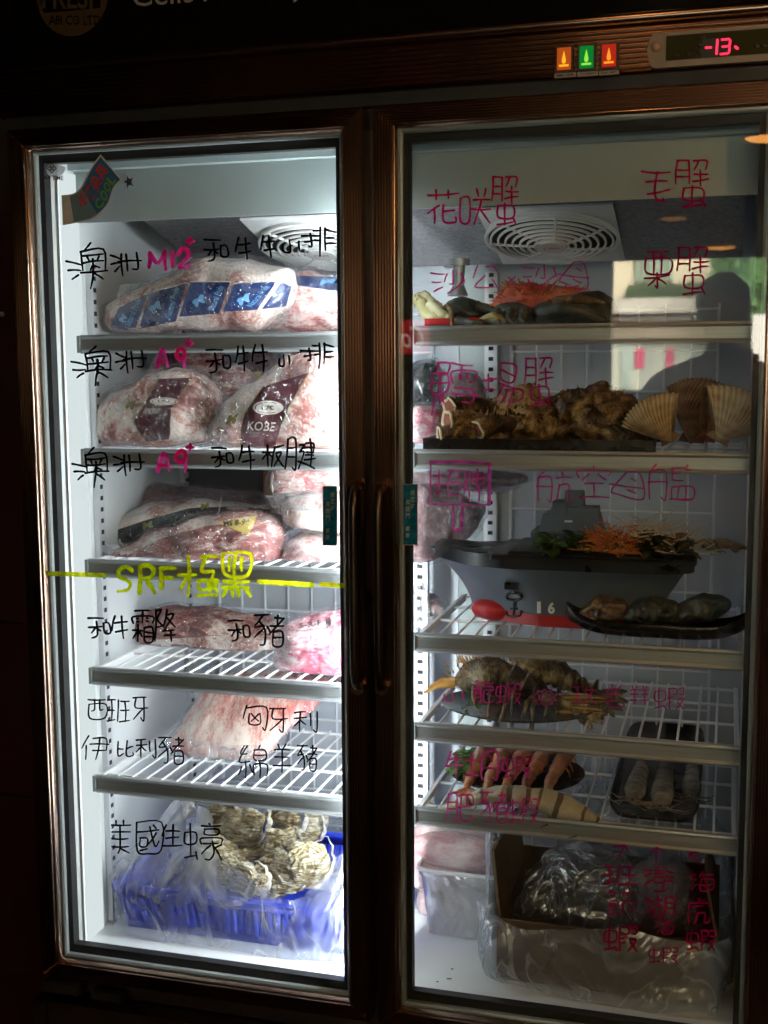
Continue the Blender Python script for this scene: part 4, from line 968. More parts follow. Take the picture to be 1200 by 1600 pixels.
# the bag round the basket
def bag_wall(name_, x0, x1, y0, y1, z0, prof, mat, seed, n=130, amp=.012, lean_=0, freq=13):
    """open crumpled bag: prof(u)->top height along the rim, u from 0 to 1 round the plan"""
    rows = []; cxm, cym = (x0+x1)/2, (y0+y1)/2; hx, hy = (x1-x0)/2, (y1-y0)/2
    nz = 16
    for i in range(nz+1):
        row = []
        for k in range(n):
            a = 2*math.pi*k/n; ca, sa = math.cos(a), math.sin(a); e = .32
            X = cxm+hx*math.copysign(abs(ca)**e, ca); Yv = cym+hy*math.copysign(abs(sa)**e, sa)
            zt_ = prof(X, Yv); v_ = i/nz; z = z0+(zt_-z0)*v_
            bul = 1+.03*math.sin(v_*math.pi)
            p = Vector((cxm+(X-cxm)*bul, cym+(Yv-cym)*bul, z)); o = Vector((seed, seed*2, seed*.5))
            fold = 1-abs(noise.noise(Vector((p.x*freq, p.y*freq, p.z*freq*.6))+o))*2.2
            d = noise.noise_vector(p*freq+o)*amp; nrm_ = Vector((X-cxm, Yv-cym, 0)).normalized()
            p = p+d+nrm_*fold*amp*.55; p.z = max(p.z, z0)
            if lean_ and p.z > lean_: p = p-nrm_*(p.z-lean_)*.95
            row.append(p)
        rows.append(row)
    b = B(); b.grid(rows, cv=True); return b
def prof_b(X, Y):
    u = (X-.10)/.49
    if Y < .22: # front edge runs from high at the left down to the oysters and up again at the right
        return zr+.020+.17*max(0, 1-u/.44)**.75+.075*max(0, (u-.74)/.26)+.012*noise.noise(Vector((X*22, 1, 2)))
    return zr+.07+.04*noise.noise(Vector((X*9, Y*9, 1)))+(.09 if X < .2 else 0)
b = bag_wall('bag', .072, .604, .093, .49, .0465, prof_b, None, 3, lean_=zr+.014)
single(b, 'plastic_bag', M['film_haze'], 'clear crumpled plastic bag lining and wrapping the blue basket', 'bag', smooth=70)

# ------------------------------------------------------------------ right half: seafood
crabdark = meat('mud crab shell', [(.3, (.018, .022, .018)), (.5, (.05, .06, .045)), (.62, (.11, .11, .075)), (.78, (.22, .20, .13))], 30, coat=.3, wstr=.2)
crabpale = meat('pale crab leg', [(.3, (.40, .34, .12)), (.5, (.62, .58, .30)), (.7, (.75, .72, .50))], 26, coat=.3, wstr=.2)
crabred = meat('red king crab shell', [(.3, (.36, .05, .02)), (.5, (.62, .13, .06)), (.7, (.74, .30, .18))], 26, coat=.3, wstr=.2)
crabbrown = meat('brown spiny crab shell', [(.38, (.022, .012, .005)), (.46, (.09, .05, .018)), (.53, (.24, .14, .05)), (.60, (.52, .38, .17))], 22, coat=.3, wstr=.25)
ivory = plain('ivory shell edge', (.70, .58, .36), .5, var=.2); raw = plain('raw crab flesh', (.26, .075, .045), .4, coat=.5, var=.3)
def spikes(b, src, n, ln, r, seed, m=0, up=-.2):
    rnd = random.Random(seed); tri = src.f; C = Vector((sum(v[0] for v in src.v)/len(src.v), sum(v[1] for v in src.v)/len(src.v), sum(v[2] for v in src.v)/len(src.v)))
    k = 0
    while k < n:
        f = rnd.choice(tri); p = sum((Vector(src.v[i]) for i in f), Vector())/len(f)
        d = (p-C).normalized()
        if d.z < up: continue
        d = (d+Vector((rnd.uniform(-.4, .4), rnd.uniform(-.4, .4), rnd.uniform(-.1, .6)))).normalized()
        l = ln*rnd.uniform(.5, 1.2); b.cone(p-d*.003, p+d*l, r*rnd.uniform(.7, 1.2), 6, m); k += 1
def limb(b, pts, r0, r1, seed=0, n=9, m=0, bumps=.12):
    pts = [Vector(p) for p in pts]; sm = []
    for i in range(len(pts)-1):
        for k in range(5): sm.append(pts[i].lerp(pts[i+1], k/5))
    sm.append(pts[-1]); N = len(sm)
    rad = [(r0+(r1-r0)*i/(N-1))*(1+bumps*math.sin(i*2.1+seed)) for i in range(N)]; rad[-1] *= .4
    b.tube(sm, rad, n, m)
SH = [z-.0025 for z in SHR]
# top shelf
z = SH[0]
b = B(); p0 = at(640, 500, .16); b.box(.695, .79, .12, .26, z, z+.006); b.box(.695, .79, .12, .126, z, z+.016); b.box(.784, .79, .126, .26, z+.006, z+.016)
single(b, 'food_tray', M['red'], 'red shallow tray under the pale crab leg on the top shelf', 'tray', smooth=0)
t = thing('crab', 'dark mud crab with pale yellow claw arm at the left end of the top shelf', 'crab', (.79, .2, z))
bb = blob([(690, 504), (698, 478), (716, 466), (740, 468), (760, 480), (766, 500), (726, 509)], .20, .06, .05, amp=.004, freq=40, seed=21, floor=z)
bb.build('carapace', crabdark, t, 60)
for pts, r0, r1, mm in (([at(692, 500, .15), at(668, 492, .15), at(655, 470, .16), at(646, 468, .16)], .013, .009, crabpale), ([at(645, 470, .17), at(664, 462, .17), at(676, 474, .17), at(690, 480, .18)], .010, .007, crabpale),
      ([at(672, 474, .15), at(690, 492, .14), at(704, 500, .14)], .010, .009, crabpale), ([at(700, 478, .14), at(706, 490, .11), at(707, 512, .075)], .0045, .003, crabbrown), ([at(715, 500, .12), at(740, 506, .10), at(756, 503, .10)], .007, .005, crabdark), ([at(745, 478, .15), at(770, 485, .15), at(778, 500, .14)], .009, .005, crabdark)):
    b = B(); limb(b, pts, r0, r1, 2); b.build('leg', mm, t, 60)
b = blob([(750, 502), (756, 494), (772, 488), (786, 495), (788, 504)], .13, .02, .02, amp=.002, seed=22, floor=z)
single(b, 'clam', crabpale, 'small pale green shell piece lying in front of the dark crabs', 'shell piece')
t = thing('crab', 'small dark grey crab between the pale shell piece and the red one', 'crab', (.93, .2, z))
blob([(764, 494), (780, 476), (806, 474), (834, 484), (836, 506), (772, 508)], .19, .05, .05, amp=.004, freq=40, seed=23, floor=z).build('carapace', crabdark, t, 60)
for dx in (0, 20, 40):
    b = B(); limb(b, [at(778+dx, 486, .14), at(774+dx, 498, .12), at(782+dx, 506, .11)], .007, .003, dx); b.build('leg', crabdark, t, 60)
t = thing('crab', 'bright orange red spiny crab behind the dark crabs', 'crab', (.98, .33, z))
bb = blob([(778, 482), (784, 456), (800, 446), (824, 443), (850, 446), (890, 449), (914, 460), (912, 480), (850, 490)], .33, .05, .05, amp=.006, freq=40, seed=24)
bb.build('carapace', crabred, t, 60); b = B(); spikes(b, bb, 150, .016, .003, 5); b.build('spikes', crabred, t, 60)
t = thing('crab', 'large dark brown crab right of the orange red one', 'crab', (1.03, .21, z))
bb = blob([(832, 506), (836, 482), (868, 466), (915, 456), (942, 458), (962, 480), (964, 506), (900, 510)], .21, .07, .06, amp=.005, freq=34, seed=25, floor=z); bb.build('carapace', crabdark, t, 60)
b = B(); limb(b, [at(845, 488, .14), at(880, 480, .12), at(920, 490, .12), at(950, 504, .12)], .012, .006, 4); b.build('leg', crabdark, t, 60)
b = B(); limb(b, [at(865, 474, .15), at(905, 466, .14), at(945, 474, .14)], .009, .006, 4); b.build('leg', crabbrown, t, 60)
# second shelf
z = SH[1]
b = B(); b.grid([[(x, y, zz) for x, zz in ((.70, z+.020), (.712, z+.004), (1.06, z+.004), (1.075, z+.020))] for y in (.09, .11, .36, .38)])
b.box(.70, 1.075, .088, .094, z, z+.020); b.box(.70, 1.075, .375, .381, z, z+.02); single(b, 'food_tray', M['plate'], 'long black tray under the spiny brown crab legs', 'tray', smooth=0)
t = thing('king_crab', 'spiny brown king crab heaped on a long black tray', 'crab', (.95, .24, z+.004))
c1 = blob([(752, 694), (756, 650), (768, 632), (790, 620), (815, 606), (838, 606), (852, 622), (872, 640), (868, 694)], .25, .07, .06, amp=.012, freq=34, seed=27, floor=z+.003, amp2=.004, ridged=True)
c2 = blob([(845, 694), (852, 640), (880, 616), (905, 612), (930, 602), (956, 606), (978, 618), (996, 630), (998, 694)], .27, .07, .07, amp=.013, freq=34, seed=28, floor=z+.003, amp2=.004, ridged=True)
c1.build('claw_mass', crabbrown, t, 60); c2.build('body', crabbrown, t, 60)
b = B(); spikes(b, c1, 60, .007, .0035, 3); spikes(b, c2, 80, .008, .0035, 4); b.build('spikes', crabbrown, t, 60)
rnd = random.Random(8)
for (x0, y0, x1, y1, Y0, Y1, r) in ((768, 640, 703, 637, .20, .13, .0165), (772, 668, 700, 658, .17, .11, .0175), (790, 684, 688, 680, .15, .10, .014), (800, 664, 748, 672, .15, .11, .017)):
    a, c = at(x0, y0, Y0), at(x1, y1, Y1); b = B(); N = 9
    pts = [a.lerp(c, i/N)+Vector((0, 0, .006*math.sin(i/N*3.1))) for i in range(N+1)]
    b.tube(pts, [r*(.75+.25*i/N+.12*rnd.random()) for i in range(N+1)], 14, 0, cap=False); b.noise(.003, 80, x0)
    for k in range(26):
        i = rnd.randrange(1, N); th_ = rnd.uniform(0, 2*math.pi); d = Vector((.2, math.cos(th_), math.sin(th_))).normalized(); b.cone(pts[i]+d*r*.8, pts[i]+d*(r+.010), .0025, 6)
    lg = b.build('leg', crabbrown, t, 60)
    d = (pts[-1]-pts[-2]).normalized(); b = B(); q = d.orthogonal().normalized(); q2 = d.cross(q)
    b.grid([[pts[-1]+(q*math.cos(k*.4488)+q2*math.sin(k*.4488))*rr_*r*(1+.12*math.sin(k*2.3))+d*dd for k in range(14)] for rr_, dd in ((.9, -.002), (1.05, .002), (.92, .004), (.74, .0015))], cv=True); b.build('cut_rim', ivory, lg, 60)
    b = B(); b.poly([pts[-1]+(q*math.cos(k*.4488)+q2*math.sin(k*.4488))*.8*r+d*.001 for k in range(14)]); b.build('cut_flesh', raw, lg, 60)
packed([(640, 645), (640, 580), (665, 560), (688, 575), (694, 640)], .44, .06, .05, M['blackfilm'], 'dark wrapped bundle at the back left of the crab shelf', 'wrapped_bundle', 'bundle', None, seed=30)
packed([(640, 690), (642, 645), (668, 634), (690, 645), (694, 690)], .30, .05, .05, M['pork_a'], 'pale pink pack left of the cut crab legs', seed=31, group=None, floor=z)
packed([(694, 660), (698, 610), (715, 586), (738, 584), (752, 604), (756, 660)], .46, .05, .05, M['meat_dark'], 'twisted clear bag of meat standing behind the cut crab legs', seed=32, group=None)
# scallops
def shellmat(name, stops):
    scal = NT(name); v = scal.coords((1, 1, 1)); f = scal.noise(v, 30, 6, .6, .5)
    tc = scal.n('ShaderNodeAttribute'); tc.attribute_name = 'growth'
    ad = scal.n('ShaderNodeMath', operation='MULTIPLY_ADD'); scal.l(f, ad.inputs[0]); ad.inputs[1].default_value = .8; scal.l(tc.outputs['Fac'], ad.inputs[2])
    scal.pr(scal.ramp(ad.outputs[0], stops), .55, coat=.1); return scal.mat
shell_mats = [shellmat('brown shell', [(.45, (.12, .045, .02)), (.65, (.26, .13, .06)), (.85, (.42, .28, .15))]), shellmat('reddish shell', [(.45, (.30, .09, .04)), (.65, (.50, .26, .13)), (.85, (.62, .46, .28))]),
   shellmat('tan shell', [(.45, (.26, .13, .05)), (.65, (.48, .33, .16)), (.85, (.62, .52, .32))]), shellmat('cream shell', [(.45, (.34, .19, .10)), (.65, (.60, .48, .30)), (.85, (.74, .68, .52))])]
def scallop(hx, hy, tx_, ty_, Y, spread, label, dome=1, lean=0.0, yaw=0.0, mat=None):
    """ribbed fan from hinge pixel to the far rim pixel, tipped about its hinge"""
    h = at(hx, hy, Y); e = at(tx_, ty_, Y); ax = (e-h); R = ax.length; ax.normalize(); n0 = Vector((0, -1, 0)); n0 = (n0-ax*n0.dot(ax)).normalized(); sd = ax.cross(n0)
    n0 = (n0+sd*yaw).normalized(); sd = ax.cross(n0)
    ax = (ax+n0*lean).normalized()
    t = thing('scallop', label, 'scallop', tuple(h), 'scallops standing on the second shelf')
    for side, mm in ((1, 'upper_valve'), (-1, 'lower_valve')):
        b = B(); rows = []; N = 112; M_ = 22; gr = []
        for i in range(M_+1):
            s_ = i/M_; row = []
            for k in range(N+1):
                a = (k/N-.5)*spread; edge = (math.cos(a*.92)**.35 if abs(a*.92) < 1.55 else .2)
                rib_ = math.cos(k/N*2*math.pi*15)
                rr_ = R*s_*(.80+.20*edge)*(1+.012*rib_*s_)
                th_ = side*(.0015+dome*R*.20*math.sin(math.pi*min(1, s_*.96))**.8*math.cos(a/spread*2.6)+.0016*rib_*s_)
                row.append(h+ax*(rr_*math.cos(a))+sd*(rr_*math.sin(a)*1.02)+n0*th_); gr.append(.25+.28*s_+.09*rib_+.06*math.sin(s_*34))
            rows.append(row)
        b.grid(rows); me_o = None
        o = b.build(mm, mat, t, 60)
        at_ = o.data.attributes.new('growth', 'FLOAT', 'POINT')
        # growth follows distance from the hinge
        hw_ = h-world_loc(t)
        for i_, v_ in enumerate(o.data.vertices):
            d_ = (v_.co-hw_); s_ = d_.length/R; a_ = math.atan2(d_.dot(sd), d_.dot(ax)); at_.data[i_].value = .10+.22*s_+.10*math.cos((a_/spread+.5)*2*math.pi*15)+.05*math.sin(s_*36)
    b = B(); 
    for sg_2 in (-1, 1): b.poly([h+ax*R*.02, h+sd*sg_2*R*.22+ax*R*.03, h+sd*sg_2*R*.16+ax*R*.16, h+ax*R*.16])
    o = b.build('hinge_ear', mat, t, 0); md = o.modifiers.new('thick', 'SOLIDIFY'); md.thickness = .003
scallop(1080, 694, 1090, 590, .27, 1.15, 'darker brown scallop standing upright behind the others', lean=-.1, yaw=-.6, dome=1.6, mat=shell_mats[0])
scallop(1100, 690, 1136, 604, .215, 1.0, 'reddish edged scallop squeezed between the upright one and the front right one', lean=0, yaw=1.0, dome=1.5, mat=shell_mats[1])
scallop(1050, 692, 1008, 622, .17, 1.35, 'smallest scallop, leftmost of the fan shells, leaning left towards the crab', lean=.15, yaw=-.3, dome=1.7, mat=shell_mats[2])
scallop(1118, 690, 1172, 612, .14, 1.5, 'biggest pale ribbed scallop at the front right', lean=.15, yaw=.3, dome=1.7, mat=shell_mats[3])

# third shelf: model carrier used as a serving boat
z = SH[2]
LAB_SHIP = 'grey toy aircraft carrier numbered 16 with black deck and red bulb bow'
hz0 = z+.002
YB = .21      # centre line distance
xs0, xs1 = at(742, 985, YB).x, at(1010, 985, YB).x       # keel ends
xd0, xd1 = at(655, 880, YB).x, at(1086, 900, YB).x       # deck ends
zd = at(800, 868, YB-.06).z
t = thing('toy_ship', LAB_SHIP, 'toy ship', ((xd0+xd1)/2, YB, hz0))
def hull_pt(u, s_, side):
    """u along the length, s_ from keel to deck"""
    x = (xs0+(xs1-xs0)*u)*(1-s_)+(xd0+(xd1-xd0)*u)*s_; 
    if u < .3: x += (xs0-xd0)*.25*(1-u/.3)*math.sin(s_*math.pi)
    bd = .078*min(1, (u/.35))**.7*(1-.35*max(0, (u-.8)/.2)**2); bk = .052*min(1, (u/.42))**1.1*(1-.5*max(0, (u-.75)/.25)**2)
    hb = bk+(bd-bk)*s_**1.6
    return Vector((x, YB+side*hb, hz0+.004+(zd-hz0+.012*max(0, .2-u)/.2*s_)*s_))
def hull(b, s0, s1, m, out=0):
    for side in (-1, 1):
        rows = []
        for i in range(41):
            u = i/40; rows.append([hull_pt(u, s0+(s1-s0)*k/10, side)+Vector((0, side*out, 0)) for k in range(11)])
        b.grid(rows, m)
    b.grid([[hull_pt(1, s0+(s1-s0)*k/10, sd_) for k in range(11)] for sd_ in (-1, 1)], m)
b = B(); hull(b, .16, .90, 0); b.build('hull', M['shipgrey'], t, 50)
b = B(); hull(b, 0, .165, 0, .0012); b.grid([[hull_pt(i/40, 0, sd_) for i in range(41)] for sd_ in (-1, 1)])
pb = at(762, 972, YB); b.ball((pb.x+.012, YB-.004, hz0+.021), .040, .030, .0205, 0, 24, 14); b.build('red_bottom', M['red'], t, 50)
b = B()
def deck_pt(u, side): 
    p_ = hull_pt(u, 1, side); p_.y += side*.012*min(1, u*4); return p_
rows = []
for i in range(61):
    u = .075+.925*i/60; tp = []
    for side, dz in ((-1, -.022), (-1, -.004), (-1, 0), (1, 0), (1, -.004), (1, -.022)):
        p_ = deck_pt(u, side); p_.z += dz+.002*(1 if i % 60 == 0 else 0); tp.append(p_)
    rows.append(tp)
b.grid(rows); b.poly(rows[0]); b.poly(rows[-1])
# raised flight deck with rounded stern
p0 = at(838, 872, YB-.05); 
def slab(x0, x1, y0, y1, z0, z1, r=.02):
    P = []
    for cx, cy, a0 in ((x1-r, y0+r, -math.pi/2), (x1-r, y1-r, 0), (x0+r*.3, y1-r*.3, math.pi/2), (x0+r*.3, y0+r*.3, math.pi)):
        rr_ = r if cx == x1-r else r*.3
        P += [(cx+rr_*math.cos(a0+k*math.pi/16), cy+rr_*math.sin(a0+k*math.pi/16)) for k in range(9)]
    b.grid([[(x, y, zz) for x, y in P] for zz in (z0, z1-.003)], cv=True)
    b.grid([[(x, y, z1-.003) for x, y in P], [((x-(x0+x1)/2)*.985+(x0+x1)/2, (y-(y0+y1)/2)*.96+(y0+y1)/2, z1) for x, y in P]], cv=True); b.poly([((x-(x0+x1)/2)*.985+(x0+x1)/2, (y-(y0+y1)/2)*.96+(y0+y1)/2, z1) for x, y in P])
slab(at(780, 880, YB).x, xd1+.004, YB-.096, YB+.10, zd-.002, zd+.006)
slab(at(805, 880, YB).x, xd1-.03, YB-.085, YB+.09, zd+.0062, zd+.011)
b.build('flight_deck', M['shipblack'], t, 40)
ship_side = lambda px, py, k=0.0: shipfn(px, py, k)
hb_ = B(); hull(hb_, .0, 1.0, 0); shipfn = caster(bvh(hb_), .0022)
b = B(); put_text(b, '1', ((839, 940), (845, 940), (845, 958), (839, 958)), shipfn, bold=.05); put_text(b, '6', ((856, 941), (867, 941), (867, 959), (856, 959)), shipfn, bold=.04); b.build('hull_number', M['white'], t, 0)
b = B(); c0 = shipfn(803, 932)
P = [shipfn(803+11.5*math.cos(a), 932+6.5*math.sin(a)) for a in [i*math.pi/12 for i in range(25)]]; b.tube(P, .0028, 6); b.poly([shipfn(803+10*math.cos(i*math.pi/8), 932+5.5*math.sin(i*math.pi/8), -.001) for i in range(16)]); b.build('hawse_pipe', M['shipblack'], t, 50)
b = B(); b.tube([shipfn(804, 946), shipfn(802, 960)], .0022, 6); b.tube([shipfn(791, 955), shipfn(793, 962), shipfn(802, 964), shipfn(812, 962), shipfn(815, 955)], .0022, 6); b.tube([shipfn(798, 951), shipfn(808, 951)], .0016, 6); P = [shipfn(804+2.2*math.cos(a), 944+2.2*math.sin(a)) for a in [i*math.pi/4 for i in range(9)]]; b.tube(P, .0012, 5); b.build('anchor', M['shipblack'], t, 50)
b = B(); p_ = shipfn(800, 915); b.box(p_.x-.012, p_.x+.012, p_.y-.006, p_.y+.006, p_.z-.006, p_.z+.006); b.build('side_sponson', M['shipblack'], t, 0)
# island tower
Yt = YB+.055
def pxbox(b, x0, x1, y0, y1, Y, dep, tap=.88, m=0):
    A = at(x0, y1, Y); Bq = at(x1, y1, Y); Tq = at(x0, y0, Y); w_ = Bq.x-A.x; cx = (A.x+Bq.x)/2
    lo = [(cx-w_/2, Y), (cx+w_/2, Y), (cx+w_/2, Y+dep), (cx-w_/2, Y+dep)]; hi = [(cx+(x-cx)*tap, Y+dep/2+(y-Y-dep/2)*tap) for x, y in lo]
    b.grid([[(x, y, A.z) for x, y in lo], [(x, y, Tq.z) for x, y in hi]], m, cv=True); b.poly([(x, y, Tq.z) for x, y in hi], m); b.poly([(x, y, A.z) for x, y in lo], m)
b = B(); pxbox(b, 842, 940, 843, 880, Yt, .07, 1.05); pxbox(b, 829, 949, 831, 845, Yt-.012, .094, 1.0)
for i in range(16): pxbox(b, 833+i*7.2, 836.5+i*7.2, 834, 842, Yt-.015, .004, 1.0)
pxbox(b, 841, 940, 803, 831, Yt, .066, .86); pxbox(b, 857, 935, 793, 812, Yt+.006, .05, .9); pxbox(b, 862, 884, 784, 806, Yt+.004, .05, .92); pxbox(b, 880, 912, 768, 805, Yt+.012, .036, .86); pxbox(b, 902, 934, 793, 815, Yt+.002, .05, .92)
b.build('island_tower', M['shipgrey'], t, 0)
b = B(); pxbox(b, 882, 894, 813, 816, Yt-.002, .004, 1); b.build('tower_stripe', M['white'], t, 0)
deckz = zd+.0115
# food on the deck
leaf = plain('green leaf', (.07, .13, .03), .5, var=.5, scale=60); leafd = plain('dark cooked leaf', (.035, .04, .015), .5, var=.5, scale=60); carrot = plain('shredded carrot', (.62, .20, .05), .5, var=.35); daikon = plain('shredded white radish', (.60, .54, .44), .5, var=.2)
skin = plain('silver fish skin', (.34, .36, .33), .3, coat=.4, var=.35, scale=50); shrimpy = meat('brown shrimp shell', [(.3, (.10, .06, .03)), (.5, (.32, .22, .12)), (.7, (.55, .46, .32))], 30, (1, 1, 3), coat=.4, wstr=.2)
def shreds(pxs, Y, dep, zbase, n, ln, r, mat, name, label, cat, seed, hgt=.02):
    rnd = random.Random(seed); b = B(); x0, x1 = at(pxs[0], 870, Y).x, at(pxs[1], 870, Y).x
    for i in range(n):
        x = rnd.uniform(x0, x1); q = (x-x0)/(x1-x0); y = Y+rnd.uniform(-dep, dep); h = zbase+rnd.random()*hgt*math.sin(math.pi*min(.95, max(.05, q))); a = rnd.uniform(0, 6.28); l = ln*rnd.uniform(.6, 1.3)
        p = Vector((x, y, h)); d = Vector((math.cos(a), math.sin(a)*.7, rnd.uniform(-.1, .7))).normalized(); sdv = Vector((rnd.uniform(-1, 1), rnd.uniform(-1, 1), rnd.uniform(-1, 1)))*l*.2
        b.tube([p, p+d*l*.5+sdv, p+d*l], r, 4)
    o = single(b, name, mat, label, cat); o['kind'] = 'stuff'; return o
def leafy(x0, x1, Y, dep, zbase, n, size, mat, label, seed, hgt=.015):
    rnd = random.Random(seed); b = B()
    for i in range(n):
        x = rnd.uniform(x0, x1); y = Y+rnd.uniform(-dep, dep); a = rnd.uniform(0, 6.28); tl = rnd.uniform(-.2, .9); c_ = Vector((x, y, zbase+rnd.random()*hgt)); d = Vector((math.cos(a)*math.cos(tl), math.sin(a)*math.cos(tl), math.sin(tl))); s2 = d.cross(Vector((0, 0, 1))).normalized(); nn_ = s2.cross(d)
        L = size*rnd.uniform(.6, 1.2); rows = []
        for k in range(5):
            w_ = L*.28*math.sin(math.pi*(k+.4)/5.2)+.0006; rows.append([c_+d*L*k/4+s2*w_*e_+nn_*(abs(e_)*w_*.5-.3*L*(k/4)**2) for e_ in (-1, -.3, .3, 1)])
        b.grid(rows)
    return single(b, 'garnish', mat, label, 'garnish')
leafy(at(845, 870, .18).x, at(925, 870, .18).x, .165, .035, deckz, 60, .030, leaf, 'green leaves scattered on the deck of the toy ship', 3)
for i, (cx, cy) in enumerate(((874, 866), (893, 863), (912, 862))):
    b = blob([(cx-13, cy+14), (cx-9, cy-8), (cx-2, cy-12), (cx+10, cy+8), (cx+8, cy+14)], .155+.006*i, .008, .008, amp=.001, seed=50+i)
    single(b, 'fish_slice', skin, ('silver fish slice leaning nearest the tower', 'silver fish slice in the middle of the leaning three', 'silver fish slice next to the shredded carrot')[i], 'fish slice', 'silver fish slices on the deck')
shreds((925, 990), .165, .03, deckz, 230, .035, .0011, carrot, 'shredded_carrot', 'heap of orange shreds on the deck in front of the round white piece', 'shredded carrot', 5, .030)
b = blob([(946, 852), (950, 840), (966, 836), (984, 842), (990, 856), (978, 864), (955, 864)], .22, .025, .025, amp=.002, seed=55); single(b, 'radish', daikon, 'rounded white piece resting on the deck behind the orange shreds', 'radish')
shreds((960, 1075), .20, .04, deckz, 230, .05, .0012, daikon, 'shredded_radish', 'pale shredded radish along the stern half of the deck', 'shredded radish', 6, .038)
def prawn(path, r, mat, label, name='prawn', cat='prawn', group=None, bandmat=None, bandat=(.30, .55), tailfan=True, legs=7, flat=.85, feel=True, seed=0, legdir=Vector((0, -.4, -1))):
    """segmented prawn along a 3D path from head to tail"""
    rnd = random.Random(seed)
    P = [Vector(p) for p in path]; 
    def cr(t_):
        x = t_*(len(P)-1); i = min(int(x), len(P)-2); f = x-i; g = lambda j: P[max(0, min(len(P)-1, j))]
        return .5*(2*g(i)+(g(i+1)-g(i-1))*f+(2*g(i-1)-5*g(i)+4*g(i+1)-g(i+2))*f*f+(g(i+2)-g(i-1)-3*g(i+1)+3*g(i))*f**3)
    t = thing(name, label, cat, tuple(min((cr(k/20) for k in range(21)), key=lambda q: q.z)), group)
    N = 64; pts = []; rad = []; mi = []
    for k in range(N+1):
        u = k/N; base = r*(.10+.90*min(1, u/.2)**.75) if u < .2 else r*(1-.08*(u-.2)/.13 if u < .33 else .92-.66*((u-.33)/.67)**1.3)
        if u > .33: seg = ((u-.33)/.67*6) % 1; base *= .84+.20*(1-seg)**1.5
        pts.append(cr(u)); rad.append(max(base, r*.12))
    b = B(); b.tube(pts, rad, 18, 0, flat=flat); b.noise(r*.10, 1.3/r, seed); b.noise(r*.04, 4/r, seed+1)
    if bandmat:
        per = 18
        for fi in range(len(b.f)):
            ring_ = fi//per; u = ring_/N
            if u > bandat[0] and ((u*9.5+.25*math.sin(u*17)) % 1) > bandat[1]: b.m[fi] = 1
    b.build('body', [mat]+([bandmat] if bandmat else []), t, 50)
    if legs:
        for k in range(legs):
            u = .12+.5*k/legs; c_ = cr(u); d = (cr(u+.02)-c_).normalized(); sdv = d.cross(Vector((0, 0, 1))).normalized()*rnd.choice((-1, 1))
            b = B(); b.tube([c_+legdir*r*.6, c_+legdir*r*1.1+sdv*r*.5+d*r*.1, c_+legdir*r*1.35+sdv*r*.7+d*r*.6], [r*.10, r*.08, r*.03], 5); b.build('leg', mat, t, 50)
    if tailfan:
        e = cr(1); d = (e-cr(.95)).normalized(); sdv = d.cross(Vector((0, -.5, .85))).normalized(); up_ = sdv.cross(d)
        b = B()
        for a in (-.8, -.4, 0, .4, .8):
            dd = (d*math.cos(a)+sdv*math.sin(a)); w_ = sdv*math.cos(a)-d*math.sin(a); L = r*1.5
            b.grid([[e+dd*L*q_+w_*e_*r*.28*math.sin(math.pi*(.15+.8*q_))+up_*.0012*(1 if e_ == 0 else 0)+up_*.002*abs(a) for e_ in (-1, 0, 1)] for q_ in (0, .3, .6, .85, 1)])
        o = b.build('tail_fan', bandmat or mat, t, 50); md = o.modifiers.new('thick', 'SOLIDIFY'); md.thickness = .0012
    if feel:
        h = cr(0); d = (h-cr(.06)).normalized()
        for s_ in (-1, 1):
            sdv = d.cross(Vector((0, 0, 1))).normalized()*s_
            for q_ in range(4):
                e1, e2 = rnd.uniform(.1, .9), rnd.uniform(.6, 2.2); h2 = h-d*r*(.25+.35*q_)+sdv*r*.3
                b = B(); b.tube([h2, h2+d*r*.6+sdv*r*e1+Vector((0, 0, rnd.uniform(-.3, .3)*r)), h2+d*r*(.9-.2*q_)+sdv*r*e2, h2+d*r*(.2-.3*q_)+sdv*r*(e2+.7)], [.0014, .0012, .0009, .0004], 5); b.build('feeler', mat, t, 50)
        b = B(); b.cone(h-d*r*.5+Vector((0, 0, r*.25)), h+d*r*.9+Vector((0, 0, r*.25)), r*.12, 6); b.build('rostrum', mat, t, 50)
        b = B(); b.ball(h-d*r*.5+Vector((0, -r*.55, r*.25)), r*.14, r*.14, r*.14); b.build('eye', M['black'], t)
    return t
for i in range(5):
    x = 1000+i*26; prawn([at(x, 858, .17+.02*i), at(x+20, 850, .19+.015*i), at(x+45, 848+i, .2+.015*i), at(x+62, 852+i, .21+.012*i)], .0125, shrimpy,
      ('brown shrimp lying on the pale shreds, nearest the orange shreds', 'brown shrimp on the stern deck, second from the orange shreds', 'brown shrimp on the stern deck, middle of the row', 'brown shrimp on the stern deck, second from the stern', 'brown shrimp with its tail overhanging the stern')[i], 'shrimp', 'shrimp', 'brown shrimps on the stern of the toy ship', legs=3, feel=False, seed=i)
for i, (x0, y0, w_, h_, lb) in enumerate(((940, 856, 48, 20, 'brown seafood lump on the deck by the orange shreds'), (985, 858, 54, 28, 'brown seafood lump at the middle of the deck heap'), (1030, 858, 52, 26, 'brown seafood lump at the stern of the deck heap'))):
    b = blob([(x0, y0), (x0+6, y0-h_*.7), (x0+w_*.4, y0-h_), (x0+w_*.85, y0-h_*.75), (x0+w_, y0), (x0+w_*.5, y0+4)], .175+.01*i, .03, .03, amp=.006, freq=44, seed=90+i, ridged=True, floor=deckz)
    single(b, 'shellfish', crabbrown, lb, 'shellfish', 'seafood lumps on the deck')
leafy(at(1000, 870, .2).x, at(1085, 870, .2).x, .17, .05, deckz, 50, .035, leafd, 'dark cooked leaves under the brown shrimps at the stern', 7)
